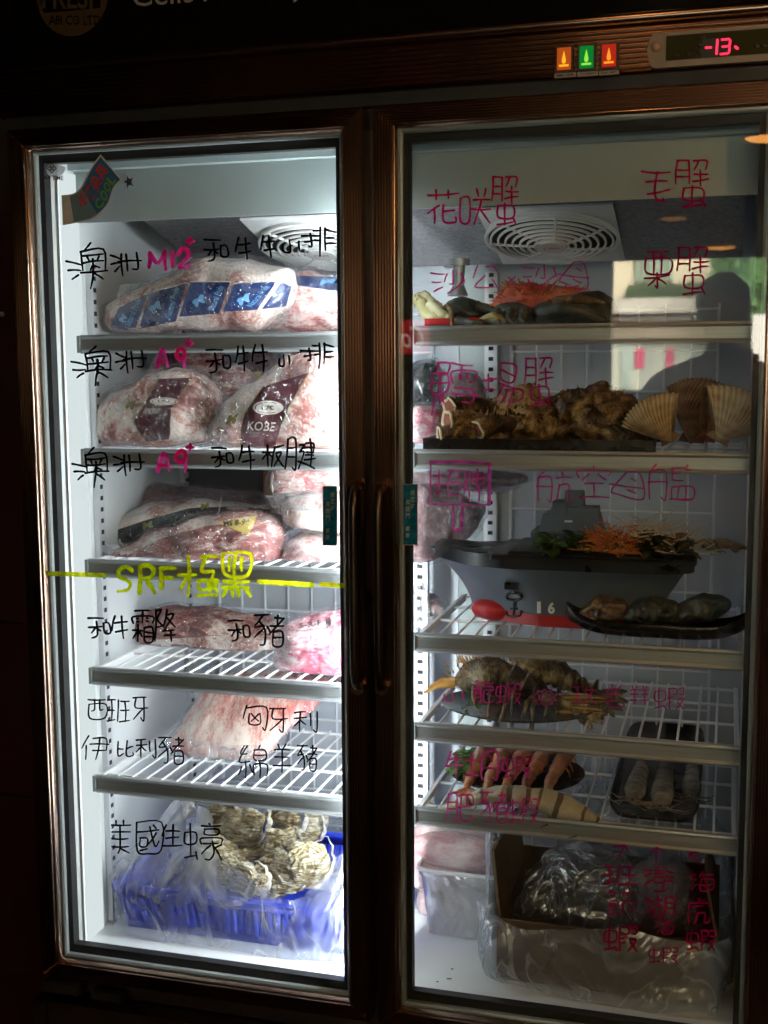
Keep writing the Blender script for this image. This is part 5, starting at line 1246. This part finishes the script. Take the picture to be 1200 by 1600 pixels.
# dark boat dish in front
z_ = z+.001
t = thing('boat_dish', 'low dark boat shaped dish with upturned tips in front of the toy ship', 'dish', (at(1020, 1000, .13).x, .13, z_))
b = B(); L0, L1 = at(884, 962, .125).x, at(1172, 962, .145).x; N = 48; rows = []
for i in range(N+1):
    u = i/N; x = L0+(L1-L0)*u; e_ = abs(2*u-1); hb_2 = .043*(1-e_**2.4)**.7+.0015; lift = .030*e_**5; row = []
    for k in range(13):
        a = -1+2*k/12; row.append((x, .135+hb_2*a, z_+lift+(.004+.024*(a*a))*(1-.25*e_**2)+(0 if k not in (0, 12) else .003)))
    rows.append(row)
b.grid(rows); o = b.build('dish_shell', M['plate'], t, 60); md = o.modifiers.new('thick', 'SOLIDIFY'); md.thickness = .004; md.offset = 0
for i, (x0, y0, x1, y1, lb) in enumerate(((905, 962, 985, 952, 'dark brown shellfish piece at the left of the boat dish'), (970, 968, 1060, 950, 'dark brown shellfish piece in the middle of the boat dish'), (1045, 966, 1140, 946, 'dark brown shellfish piece at the right of the boat dish'))):
    b = blob([(x0, y0+6), (x0+8, y0-14), ((x0+x1)/2, y1-18), (x1-6, y1-10), (x1, y1+10), ((x0+x1)/2, y0+8)], .14, .03, .03, amp=.006, freq=40, seed=60+i, ridged=True, floor=z_+.008); single(b, 'shellfish', crabdark if i else crabbrown, lb, 'shellfish', 'shellfish pieces in the boat dish')
# bags hanging behind at the left
packed([(640, 870), (642, 770), (660, 752), (720, 775), (760, 790), (752, 815), (715, 850), (690, 870)], .34, .06, .05, M['meat_dark'], 'big frosty bag of dark meat at the left of the toy ship shelf', 'meat_bag', 'meat bag', None, seed=33)
packed([(645, 762), (648, 738), (700, 735), (780, 738), (820, 744), (822, 756), (790, 764), (700, 768)], .40, .05, .05, M['meat_dark'], 'flat dark meat bag lying at the very top left above the toy ship', 'meat_bag', 'meat bag', None, seed=34)
sheet([(700, 770), (775, 790), (740, 850), (690, 820)], .27, .016, 22, 6).build('film_tail', M['film_clear'], bpy.data.objects['meat_bag'], 60)
packed([(650, 960), (655, 935), (672, 930), (692, 945), (690, 962)], .46, .03, .03, M['meat_dark'], 'small dark meat piece on the wires left of the toy ship bow', seed=35, group=None)
b = sheet([(645, 905), (668, 912), (672, 985), (640, 980)], .20, .012, 24, 4); single(b, 'plastic_bag', M['film_milky'], 'scrap of white plastic bag standing by the lamp post at the ship shelf', 'bag', smooth=70)

# fourth shelf: spiny lobsters on a dark plate
z = SH[3]
def oval_plate(cx, cy, rx, ry, z, label, dep=.012, tiltx=0.0):
    b = B(); rows = []
    for s_, h in ((0.01, .003), (.55, .003), (.8, .006), (1.0, dep), (.985, dep-.003), (.78, .001), (.5, 0), (.01, 0)):
        rows.append([(cx+rx*s_*math.cos(a), cy+ry*s_*math.sin(a), z+h+tiltx*(ry*s_*math.sin(a)+ry)) for a in [2*math.pi*k/56 for k in range(56)]])
    b.grid(rows, cv=True); return single(b, 'plate', M['plate'], label, 'plate')
pc = atz(808, 1112, z); oval_plate(pc.x, pc.y+.01, .135, .105, z, 'dark oval plate under the spiny lobsters')
lob = meat('spiny lobster shell', [(.40, (.022, .016, .010)), (.46, (.075, .05, .025)), (.52, (.17, .12, .055)), (.57, (.34, .27, .13)), (.64, (.55, .47, .28))], 26, (2.2, 1, 1), coat=.4, wstr=.2)
lobo = plain('orange lobster horn', (.55, .28, .05), .4, var=.3)
def lobster(pth, r, label, seed, legs_to):
    rnd = random.Random(seed)
    t = prawn(pth, r, lob, label, 'spiny_lobster', 'lobster', 'spiny lobsters on the dark plate', legs=0, flat=.9, feel=False, seed=seed)
    P = [Vector(p) for p in pth]; h = P[0]; d = (P[0]-P[1]).normalized(); sv = d.cross(Vector((0, 0, 1))).normalized()
    for s_ in (-1, 1):
        b = B(); b.tube([h+sv*s_*r*.25, h+d*.03+sv*s_*r*.5+Vector((0, 0, .006)), h+d*.055+sv*s_*r*.5], [.007, .005, .0025], 8); b.build('antenna_base', lobo, t, 50)
    b = B(); L = len(P)
    for k in range(70):
        u = rnd.random()*.42; i = int(u*(L-1)); c_ = P[i].lerp(P[min(L-1, i+1)], u*(L-1)-i); a = rnd.uniform(-1.3, 1.3); dd = (Vector((0, 0, 1))*math.cos(a)+Vector((0, -1, 0))*math.sin(a)+d*.4).normalized(); b.cone(c_+dd*r*.8, c_+dd*(r+.008), .002, 5)
    b.build('spines', lobo, t, 50)
    for (x, y, Y) in legs_to:
        tip = at(x, y, Y); i = min(range(L), key=lambda j: abs(P[j].x-tip.x)); c_ = P[i]; b = B(); mid = c_.lerp(tip, .5)+Vector((0, -.012, .010)); limb(b, [c_+Vector((0, -.01, -.004)), mid, tip], .006, .0022, seed, 7); b.build('leg', lob, t, 50)
lobster([at(712, 1066, .19), at(742, 1058, .19), at(775, 1056, .20), at(806, 1066, .20), at(836, 1082, .20), at(865, 1096, .19), at(895, 1104, .19)], .040, 'front spiny lobster with its orange horns pointing left', 3,
   [(762, 1120, .11), (780, 1132, .09), (800, 1120, .10), (832, 1148, .085), (815, 1125, .11), (740, 1098, .15), (850, 1120, .13)])
lobster([at(792, 1062, .28), at(820, 1048, .28), at(850, 1046, .28), at(880, 1056, .27), at(905, 1072, .26), at(930, 1086, .25)], .038, 'back spiny lobster with its humped tail behind the front one', 5,
   [(905, 1060, .2), (935, 1062, .2), (940, 1085, .2), (870, 1110, .16)])
for i in range(9):
    b = B(); y0 = 1088+i*3.4; pts = [at(868, y0-2, .19), at(905, y0+rnd.uniform(-3, 3), .185), at(948-rnd.random()*10, y0+rnd.uniform(-4, 6), .18)]; b.tube(pts, [.004, .003, .0012], 6); b.build('feeler', lobo if i % 2 else lob, bpy.data.objects['spiny_lobster'], 50)
leafy(atz(745, 1110, z).x, atz(780, 1118, z).x, atz(760, 1112, z).y, .015, z+.012, 26, .025, leaf, 'green leaf under the front spiny lobster', 11)

# fifth shelf
z = SH[4]
pc = atz(806, 1213, z); oval_plate(pc.x, pc.y, .125, .115, z, 'dark oval plate under the orange prawns')
orange = meat('orange prawn shell', [(.38, (.22, .05, .012)), (.47, (.42, .12, .03)), (.54, (.56, .20, .055)), (.64, (.64, .34, .15))], 16, (1.4, 1, 1), coat=.5, wstr=.25)
lb5 = ('orange prawn leftmost on the oval plate, beside the green leaf', 'orange prawn second from the green leaf', 'orange prawn in the middle of the five on the oval plate', 'orange prawn second from the right on the oval plate', 'orange prawn rightmost on the oval plate, with a thick tail')
for i in range(5):
    xa, xb = 756+i*32, 730+i*29+ (6 if i == 4 else 0)
    up = atz(xa+8, 1163, z+.03); lo = atz(xb, 1232+i*3, z+.02); md_ = up.lerp(lo, .5)+Vector((.004, 0, .012)); q1_ = up.lerp(lo, .25)+Vector((.004, 0, .010)); q3_ = up.lerp(lo, .78)+Vector((-.001, 0, .006))
    prawn([up+Vector((.004, .03, 0)), up, q1_, md_, q3_, lo], .0215, orange, lb5[i], 'prawn', 'prawn', 'orange prawns on the oval plate', legs=5, feel=False, seed=20+i)
gp = atz(737, 1208, z+.01); leafy(gp.x-.022, gp.x+.014, gp.y+.01, .045, z+.010, 90, .030, plain('frilly green leaf', (.10, .26, .05), .5, var=.4, scale=60), 'frilly green leaf beside the orange prawns', 13, .02)
tig = meat('tiger prawn pale band', [(.3, (.36, .30, .16)), (.5, (.55, .50, .34)), (.7, (.68, .64, .50))], 24, (1, 1, 1), coat=.5, wstr=.2); tigd = plain('tiger prawn dark band', (.15, .12, .06), .35, coat=.5, var=.3)
prawn([at(938, 1284, .10), at(905, 1272, .10), at(872, 1258, .10), at(838, 1248, .10), at(806, 1243, .10), at(772, 1242, .10), at(738, 1249, .10), at(708, 1260, .10), at(680, 1266, .10)], .026, tigd, 'large banded tiger prawn arched along the front rail', bandmat=tig, bandat=(.0, .22), legs=6, feel=False, seed=31)
# rectangular tray of grey prawns
q = [atz(945, 1288, z), atz(1092, 1296, z), atz(1118, 1150, z), atz(998, 1143, z)]
x0_, x1_ = q[0].x, q[1].x; ya, yb_ = q[0].y+.004, q[2].y
t = thing('food_tray', 'dark rectangular tray with rounded corners under three grey prawns', 'tray', ((x0_+x1_)/2, (ya+yb_)/2, z))
b = B(); cxt, cyt, hx_, hy_ = (x0_+x1_)/2, (ya+yb_)/2, (x1_-x0_)/2, (yb_-ya)/2; rows = []
for s_, h in ((.01, .003), (.86, .003), (.95, .009), (1.0, .020), (.985, .0195), (.93, .006), (.84, .001), (.01, .001)):
    rows.append([(cxt+hx_*s_*math.copysign(abs(math.cos(a))**.28, math.cos(a)), cyt+hy_*s_*math.copysign(abs(math.sin(a))**.28, math.sin(a)), z+h) for a in [2*math.pi*k/72 for k in range(72)]])
b.grid(rows, cv=True); b.build('tray_shell', M['plate'], t, 50)
greyp = meat('grey prawn shell', [(.38, (.05, .035, .02)), (.47, (.13, .11, .065)), (.54, (.23, .20, .13)), (.64, (.40, .36, .25))], 20, (1, 2.5, 1), coat=.4, wstr=.2); greyb = plain('grey prawn band', (.085, .066, .04), .4, coat=.4, var=.3)
for i, (xt, xb, yb2, r_) in enumerate(((1012, 988, 1254, .018), (1046, 1032, 1264, .019), (1084, 1078, 1250, .015))):
    zz = z+.012+r_; up = atz(xt, 1165, zz); lo = atz(xb, yb2, zz)
    prawn([lo, lo.lerp(up, .3)+Vector((0, 0, .004)), lo.lerp(up, .6)+Vector((0, 0, .004)), up], r_, greyp, ('grey prawn leftmost in the rectangular tray, pale edged', 'grey prawn in the middle of the rectangular tray', 'smaller grey prawn rightmost in the rectangular tray')[i], 'prawn', 'prawn', 'grey prawns in the rectangular tray', bandmat=greyb, legs=5, seed=40+i, legdir=Vector((0, -.6, -.5)))

# bottom right: tub of fish, carton in a bag
fz_ = .0462
cont = film('milky polypropylene', (.60, .74), .72, 5, crease=.05, stretch=(1, 1, 1))
cx0_, cx1_ = .652, .806; cy0_, cy1_ = .235, .45; zt_ = at(720, 1365, cy0_).z
t = thing('plastic_tub', 'milky white plastic tub full of frozen fish on the freezer floor', 'tub', ((cx0_+cx1_)/2, .35, fz_))
b = B(); rows = []
for zz, ex in ((fz_+.001, -.012), (zt_-.012, 0), (zt_-.011, .004), (zt_, .004)):
    rows.append([((cx0_+cx1_)/2+((cx1_-cx0_)/2+ex)*math.copysign(abs(math.cos(a))**.22, math.cos(a)), (cy0_+cy1_)/2+((cy1_-cy0_)/2+ex)*math.copysign(abs(math.sin(a))**.22, math.sin(a)), zz) for a in [2*math.pi*k/72 for k in range(72)]])
b.grid(rows, cv=True); b.poly(rows[0]); b.build('tub_wall', cont, t, 40)
b = B(); b.tube([Vector(p_) for p_ in rows[3]]+[Vector(rows[3][0])], .004, 6, cap=False); b.build('tub_rim', M['sil'], t)
for i, (px, Y, lb) in enumerate((([(640, 1330), (645, 1308), (700, 1300), (760, 1312), (778, 1330), (770, 1362), (700, 1368), (648, 1360)], .31, 'pink silver fish lying across the tub, second from the top'), ([(640, 1312), (650, 1292), (700, 1285), (750, 1290), (772, 1304), (760, 1320), (690, 1318)], .36, 'brownish striped fish topmost in the tub'), ([(645, 1372), (660, 1345), (690, 1350), (740, 1368), (730, 1385), (660, 1385)], .29, 'dark red fish piece at the tub rim'), ([(660, 1470), (655, 1390), (700, 1378), (765, 1385), (775, 1470), (715, 1478)], .345, 'frozen fish pressed in the lower part of the tub'))):
    b = blob(px, Y, .035, .03, amp=.003, freq=30, seed=70+i, floor=fz_+.003); single(b, 'fish', M['fish'], lb, 'fish', 'frozen fish in the milky tub')
# carton
q0, q1 = atz(775, 1540, fz_+.001), atz(1128, 1592, fz_+.001); kx0, ky0 = q0.x+.004, .115; kx1 = at(1120, 1560, ky0).x
kx0 = at(776, 1500, ky0).x; kz = at(800, 1438, ky0).z; ky1 = .40
t = thing('carton', 'opened brown cardboard carton wrapped in a clear bag on the freezer floor', 'carton', ((kx0+kx1)/2, .26, fz_))
b = B(); th_ = .005; z0_ = fz_+.002
b.box(kx0, kx1, ky0, ky0+th_, z0_, kz); b.box(kx0, kx1, ky1-th_, ky1, z0_, kz+.02); b.box(kx0, kx0+th_, ky0+th_, ky1-th_, z0_, kz); b.box(kx1-th_, kx1, ky0+th_, ky1-th_, z0_, kz); b.box(kx0+th_, kx1-th_, ky0+th_, ky1-th_, z0_, z0_+th_)
b.build('carton_body', M['card'], t, 0)
b = B(); 
b.poly([(kx0, ky0+.01, kz), (kx0, ky1-.01, kz), (kx0-.015, ky1-.02, kz+.10), (kx0-.02, ky0+.05, kz+.10)]); o = b.build('flap', M['card'], t, 0); md = o.modifiers.new('thick', 'SOLIDIFY'); md.thickness = .005
b = B(); b.poly([(kx1, ky0+.01, kz), (kx1, ky1-.01, kz), (kx1-.025, ky1-.03, kz+.09), (kx1-.02, ky0+.05, kz+.09)]); o = b.build('flap', M['card'], t, 0); md = o.modifiers.new('thick', 'SOLIDIFY'); md.thickness = .005
packed([(820, 1440), (815, 1390), (845, 1340), (905, 1320), (985, 1345), (1000, 1440)], .27, .07, .06, M['film_milky'], 'frosted inner bag bulging from the left half of the carton', 'plastic_bag', 'bag', None, seed=80, amp=.014, freq=26)
packed([(985, 1450), (985, 1370), (1010, 1345), (1060, 1345), (1090, 1380), (1092, 1450)], .27, .06, .06, M['meat_dark'], 'dim frozen bundle inside the right half of the carton', 'frozen_bundle', 'bundle', None, seed=81)
b = bag_wall('bag', kx0-.028, kx1+.012, ky0-.03, ky1+.03, fz_, lambda X, Y: (kz+.012+.02*noise.noise(Vector((X*14, Y*9, 3))) if Y < .25 else kz+.19+.03*noise.noise(Vector((X*9, Y*9, 5)))-(.1*max(0, (X-kx1+.12))/.12)), None, 11, amp=.016, freq=15)
single(b, 'plastic_bag', film('hazy bag film', (.26, .62), .7, 7, crease=.5, gl=.22), 'clear crumpled bag pulled round the cardboard carton', 'bag', smooth=70)
# crumbs on the floor
for i, (x, y) in enumerate(((705, 1515), (698, 1530), (682, 1535), (732, 1555))):
    p_ = atz(x, y, fz_); b = B(); b.tube([p_+Vector((0, 0, .001)), p_+Vector((.008 if i == 1 else .003, .002, .001))], .0009, 5)
    single(b, 'crumb', M['inkdark'], ('dark crumb on the white floor, nearest the tub', 'longest dark crumb on the white floor', 'faint dark crumb closest to the lamp post', 'dark crumb closest to the carton bag')[i], 'crumb', 'crumbs on the freezer floor')

# ------------------------------------------------------------------ surroundings
b = B(); b.quad((-4, -12.5, -.30), (6, -12.5, -.30), (6, 3, -.30), (-4, 3, -.30)); struct(b.build('floor', plain('dark tiled floor', (.05, .045, .04), .5, var=.3, scale=4), None, 0, (0, 0, -.30)))
wallm = plain('dark shop wall', (.05, .035, .026), .8, var=.3, scale=3)
b = B(); b.box(-3.5, 4.5, .95, 1.05, -.30, 3.0); tag(b.build('shop_wall', wallm, None, 0, (0, 1, -.30)), 'dark wall behind the freezer and the red cabinet', 'wall')
redm = plain('dark red painted steel', (.03, .0012, .0012), .5, var=.15, scale=6)
t = thing('red_cabinet', 'dark red steel cabinet standing left of the freezer', 'cabinet', (-.45, .5, -.30))
zc1, zc2, zc3 = at(10, 970, .2).z, at(10, 1240, .2).z, at(10, 325, .2).z
b = B(); b.box(-.85, -.045, .21, .9, -.30, zc3); b.build('cabinet_body', redm, t, 0)
for za, zb2 in ((zc3-.002, zc1+.004), (zc1-.004, zc2+.004), (zc2-.004, -.12)):
    b = B(); b.box(-.84, -.055, .197, .2095, zb2, za); b.build('cabinet_door', redm, t, 0)
b = B(); p_ = at(0, 491, .05); b.tube([(p_.x-.25, .05, p_.z), (p_.x+.006, .05, p_.z)], .0045, 10); b.tube([(p_.x-.25, .05, p_.z), (p_.x-.25, .198, p_.z)], .0045, 10); b.build('handle_rod', M['alu'], t)

# what the door glass mirrors: shop front opening, street, photographer, lamps
b = B(); b.box(-3.5, 4.5, -3.499, .949, 3.0, 3.1); struct(b.build('ceiling', wallm, None, 0))
b = B(); b.box(-3.6, -3.5, -3.5, 1.05, -.30, 3.0); tag(b.build('shop_wall', wallm, None, 0), 'dark side wall of the shop on the left', 'wall')
b = B(); b.box(4.5, 4.6, -3.5, 1.05, -.30, 3.0); tag(b.build('shop_wall', wallm, None, 0), 'dark side wall of the shop on the right', 'wall')
m1 = lambda px, py, Yv: (lambda p_: Vector((p_.x, -p_.y, p_.z)))(at(px, py, Yv))     # real point mirrored behind the viewer
OY_ = 3.4; a_, c_ = m1(955, 405, OY_), m1(955, 610, OY_); ox, oz1, oz0 = a_.x, a_.z, c_.z
b = B(); b.box(-3.5, ox, -OY_-.1, -OY_, -.30, 3.0); b.box(ox, ox+2.5, -OY_-.1, -OY_, oz1, 3.0); b.box(ox, ox+2.5, -OY_-.1, -OY_, -.30, oz0); b.box(ox+2.5, 4.5, -OY_-.1, -OY_, -.30, 3.0)
tag(b.build('shop_front_wall', wallm, None, 0, (0, -OY_, -.30)), 'dark shop front wall with a window opening on the street, mirrored in the glass', 'wall')
FYv = 9.5
t = thing('street_building', 'cream building with a ledge and pale shop window across the street, mirrored in the glass', 'building', (0, -FYv, -.30))
creamw = plain('cream render', (.60, .53, .39), .8, var=.12, scale=2); greyl = plain('weathered ledge', (.44, .41, .36), .8, var=.25, scale=9); dk = plain('dark awning', (.20, .15, .12), .7, var=.3, scale=7); paleg = plain('pale green shopfront', (.50, .52, .43), .5, var=.1, scale=2)
zz = lambda py: m1(1000, py, FYv).z; xx = lambda px: m1(px, 500, FYv).x
b = B(); b.box(xx(1200)-1.5 if False else -4, 6, -FYv-.3, -FYv, -.30, 4.5); b.build('facade', creamw, t, 0)
b = B(); b.box(-4, 6, -FYv+.002, -FYv+.45, zz(492), zz(470)); b.build('ledge', greyl, t, 0)
b = B(); b.box(-4, 6, -FYv+.002, -FYv+.35, zz(503), zz(494)); b.box(-4, 6, -FYv+.002, -FYv+.2, zz(528), zz(510)); b.build('awning', dk, t, 0)
b = B(); b.box(-4, 6, -FYv+.002, -FYv+.05, -.3, zz(530)); b.build('shopfront', paleg, t, 0)
pinkm = plain('pink banner', (.62, .06, .16), .6); 
for x0, x1 in ((994, 1008), (1043, 1053)):
    b = B(); b.box(min(xx(x0), xx(x1)), max(xx(x0), xx(x1)), -FYv+.052, -FYv+.08, zz(575), zz(545)); b.build('banner', pinkm, t, 0)
b = B(); b.box(min(xx(1172), xx(1210)), max(xx(1172), xx(1210)), -FYv+1.2, -FYv+1.3, zz(605), zz(503)); b.build('white_board', plain('white board', (.42, .41, .40), .6, var=.2, scale=3), t, 0)
for i in range(5):
    b = B(); b.box(min(xx(972+i*34), xx(990+i*34)), max(xx(972+i*34), xx(990+i*34)), -FYv+.051, -FYv+.07, zz(606), zz(540)); b.build('shop_window', plain('pale shop window', (.38+.06*(i % 3), .46, .42), .2, var=.3, scale=3), t, 0)
b = B()
for i in range(6): x = xx(996+i*10); b.box(x-.02, x+.02, -FYv+.002, -FYv+.06, zz(440), zz(402))
b.build('window_bars', plain('green grey bars', (.22, .30, .22), .6), t, 0)
rnd = random.Random(2); b = B()
def bush(b, x0, x1, y0, y1, z0, z1, n, s):
    for i in range(n):
        c_ = Vector((rnd.uniform(x0, x1), rnd.uniform(y0, y1), rnd.uniform(z0, z1))); d = Vector((rnd.uniform(-1, 1), rnd.uniform(-1, 1), rnd.uniform(-1, 1))).normalized(); e_ = d.orthogonal().normalized(); b.quad(c_-d*s, c_+e_*s*.5, c_+d*s, c_-e_*s*.5)
bush(b, xx(985), xx(1100), -FYv+.05, -FYv+.4, zz(470), zz(452), 500, .06); tag(b.build('hedge', leaf, None, 0), 'low hedge on the ledge across the street, mirrored in the glass', 'hedge')
b = B(); bush(b, xx(1120), xx(1260), -FYv+.5, -FYv+1.1, zz(500), zz(395), 2600, .09); tag(b.build('street_tree', plain('street tree leaves', (.10, .20, .08), .6, var=.4, scale=9), None, 0), 'leafy green tree across the street, mirrored in the glass', 'tree')
# photographer behind the lens
pm = plain('dark clothes', (.035, .033, .04), .8, var=.2); skinm = plain('skin', (.36, .22, .16), .5, var=.08); hairm = plain('dark brown hair', (.035, .022, .015), .5, var=.5, scale=90)
hd = m1(1130, 485, 2.22)
per = thing('person', 'photographer in dark clothes raising a camera, mirrored in the right door glass', 'person', (hd.x, hd.y, -.30))
def skin(name, V, E, mat, parent, sub=2):
    me = bpy.data.meshes.new(name); o_ = world_loc(parent); me.from_pydata([tuple(Vector(v[:3])-o_) for v in V], E, []); ob = bpy.data.objects.new(name, me); col.objects.link(ob); ob.parent = parent
    sk = ob.modifiers.new('skin', 'SKIN'); 
    for i, v in enumerate(V):
        r_ = v[3]; ob.data.skin_vertices[0].data[i].radius = (r_, r_*(v[4] if len(v) > 4 else 1)); 
    ob.data.skin_vertices[0].data[0].use_root = True
    ss = ob.modifiers.new('smooth', 'SUBSURF'); ss.levels = sub; ss.render_levels = sub; me.materials.append(mat); sk.use_smooth_shade = True; return ob
x, y, zf = hd.x, hd.y-.06, -.30
V = [(x, y-.02, .62, .15, .75), (x, y, .80, .145, .7), (x, y, .96, .16, .68), (x, y, 1.06, .13, .7), (x, y+.01, 1.13, .055), (x, y+.03, 1.20, .060),
     (x-.20, y+.02, 1.03, .06), (x-.27, y+.10, .84, .047), (x-.17, CAM.y-.17, .98, .036), (CAM.x-.085, CAM.y-.14, CAM.z-.02, .030),
     (x+.20, y+.02, 1.03, .06), (x+.27, y+.10, .84, .047), (x+.20, CAM.y-.17, .98, .036), (CAM.x+.085, CAM.y-.14, CAM.z-.02, .030),
     (x-.10, y-.02, .50, .095), (x-.11, y+.01, .12, .068), (x-.11, y-.02, -.22, .045), (x-.11, y+.10, -.27, .035), (x+.10, y-.02, .50, .095), (x+.11, y+.02, .12, .068), (x+.11, y-.02, -.22, .045), (x+.11, y+.10, -.27, .035)]
E = [(0, 1), (1, 2), (2, 3), (3, 4), (4, 5), (3, 6), (6, 7), (7, 8), (8, 9), (3, 10), (10, 11), (11, 12), (12, 13), (0, 14), (14, 15), (15, 16), (16, 17), (0, 18), (18, 19), (19, 20), (20, 21)]
skin('body', V, E, pm, per)
b = B(); b.ball((x, y+.035, hd.z), .074, .092, .108, 0, 24, 16); b.ball((x, y+.128, hd.z-.02), .012, .016, .020)
for s_ in (-1, 1): b.ball((x+s_*.074, y+.03, hd.z-.01), .010, .02, .03)
b.build('head', skinm, per)
b = B(); b.ball((x, y+.018, hd.z+.028), .086, .100, .096, 0, 30, 20); b.noise(.008, 40, 3); b.build('hair', hairm, per)
for s_ in (-1, 1):
    for k in range(4):
        b = B(); hxp = CAM.x+s_*.078; zk = CAM.z-.028+.016*k; b.tube([(hxp, CAM.y-.13, zk), (hxp-s_*.004, CAM.y-.098, zk+.003), (hxp-s_*.030, CAM.y-.090, zk+.005)], [.009, .0085, .007], 8); b.build('finger', skinm, per)
b = B(); cz = CAM.z-.0
cw = thing('photo_camera', 'black camera held up by the photographer, mirrored in the right door glass', 'camera', (CAM.x, CAM.y-.10, cz-.045))
b = B(); b.box(CAM.x-.065, CAM.x+.065, CAM.y-.15, CAM.y-.10, cz-.045, cz+.045); b.box(CAM.x-.025, CAM.x+.025, CAM.y-.145, CAM.y-.105, cz+.0455, cz+.065); b.build('camera_body', M['black'], cw, 0)
b = B(); rows = [[(CAM.x+r_*math.cos(k*math.pi/12), CAM.y+yy_, cz+r_*math.sin(k*math.pi/12)) for k in range(24)] for r_, yy_ in ((.036, -.0995), (.036, -.03), (.033, -.03), (.030, -.06))]; b.grid(rows, cv=True); b.poly(rows[-1]); b.build('camera_lens', M['black'], cw, 40)
# pendant lamps over the counter, seen as reflections or added out of view
shade_m = plain('enamel lamp shade', (.30, .12, .05), .35, var=.1)
for (px, py, Yv, pw, lab) in ((1202, 206, 1.25, 1.0, 'pendant lamp nearest the freezer, glowing orange in the corner of the right door'), (1125, 381, 2.6, .35, 'pendant lamp hung further back above the photographer'), (1052, 336, 3.1, .12, 'faint small pendant lamp farthest from the freezer'),
      (2001.75, 1.56, .9, 14.0, 'added pendant lamp right of the freezer, out of the picture'), (1999.35, 2.15, 2.4, 16.0, 'added pendant lamp deep in the shop, out of the picture'), (2000.97, 2.4, 1.0, 6.0, 'pendant lamp hanging high above the counter, out of the picture')):  # right and deep-shop lamps added unseen to brighten the bronze ribs
    p_ = m1(px, py, Yv) if px < 2000 else Vector((px-2000, -Yv, py)); t = thing('pendant_lamp', lab, 'lamp', (p_.x, p_.y, p_.z-.03), 'pendant lamps mirrored in the glass')
    b = B(); rows = [[(p_.x+r_*math.cos(k*math.pi/16), p_.y+r_*math.sin(k*math.pi/16), p_.z+zq) for k in range(32)] for r_, zq in ((.068, -.012), (.064, .0), (.045, .016), (.020, .026), (.012, .05), (.002, .052))]; b.grid(rows, cv=True); o = b.build('lamp_shade', shade_m, t, 50); md = o.modifiers.new('thick', 'SOLIDIFY'); md.thickness = .002
    b = B(); b.ball((p_.x, p_.y, p_.z-.006), .056, .056, .012, 0, 24, 10); b.build('bulb', lampmat('glowing warm bulb', (1, .40, .08), 9 if pw >= 1 else (5 if pw > .2 else 1.5)), t); px > 2000 and bulb('pendant_light', (p_.x, p_.y, p_.z-.03), pw, .05, WARM)
    b = B(); b.tube([(p_.x, p_.y, p_.z+.05), (p_.x, p_.y, 2.9)], .003, 6); b.build('cord', M['black'], t)
# red soft drink light box behind the viewer, mirrored at the mullion
p_ = m1(640, 526, 2.0); t = thing('light_box_sign', 'red lit drink sign with white script, mirrored beside the middle post', 'sign', (p_.x, p_.y, p_.z-.10))
b = B(); b.box(p_.x-.05, p_.x+.05, p_.y-.04, p_.y, p_.z-.055, p_.z+.055); b.build('sign_face', lampmat('lit red sign', (.9, .02, .02), 1.6), t, 0)
b = B(); put_text(b, 'Co', rectq(p_.x+.04, p_.z+.035, p_.x-.035, p_.z-.035), lambda a, c: Vector((a, p_.y+.001, c)), shear=.35); b.build('lettering', lampmat('lit white script', (1, .85, .75), 2.2), t, 0)
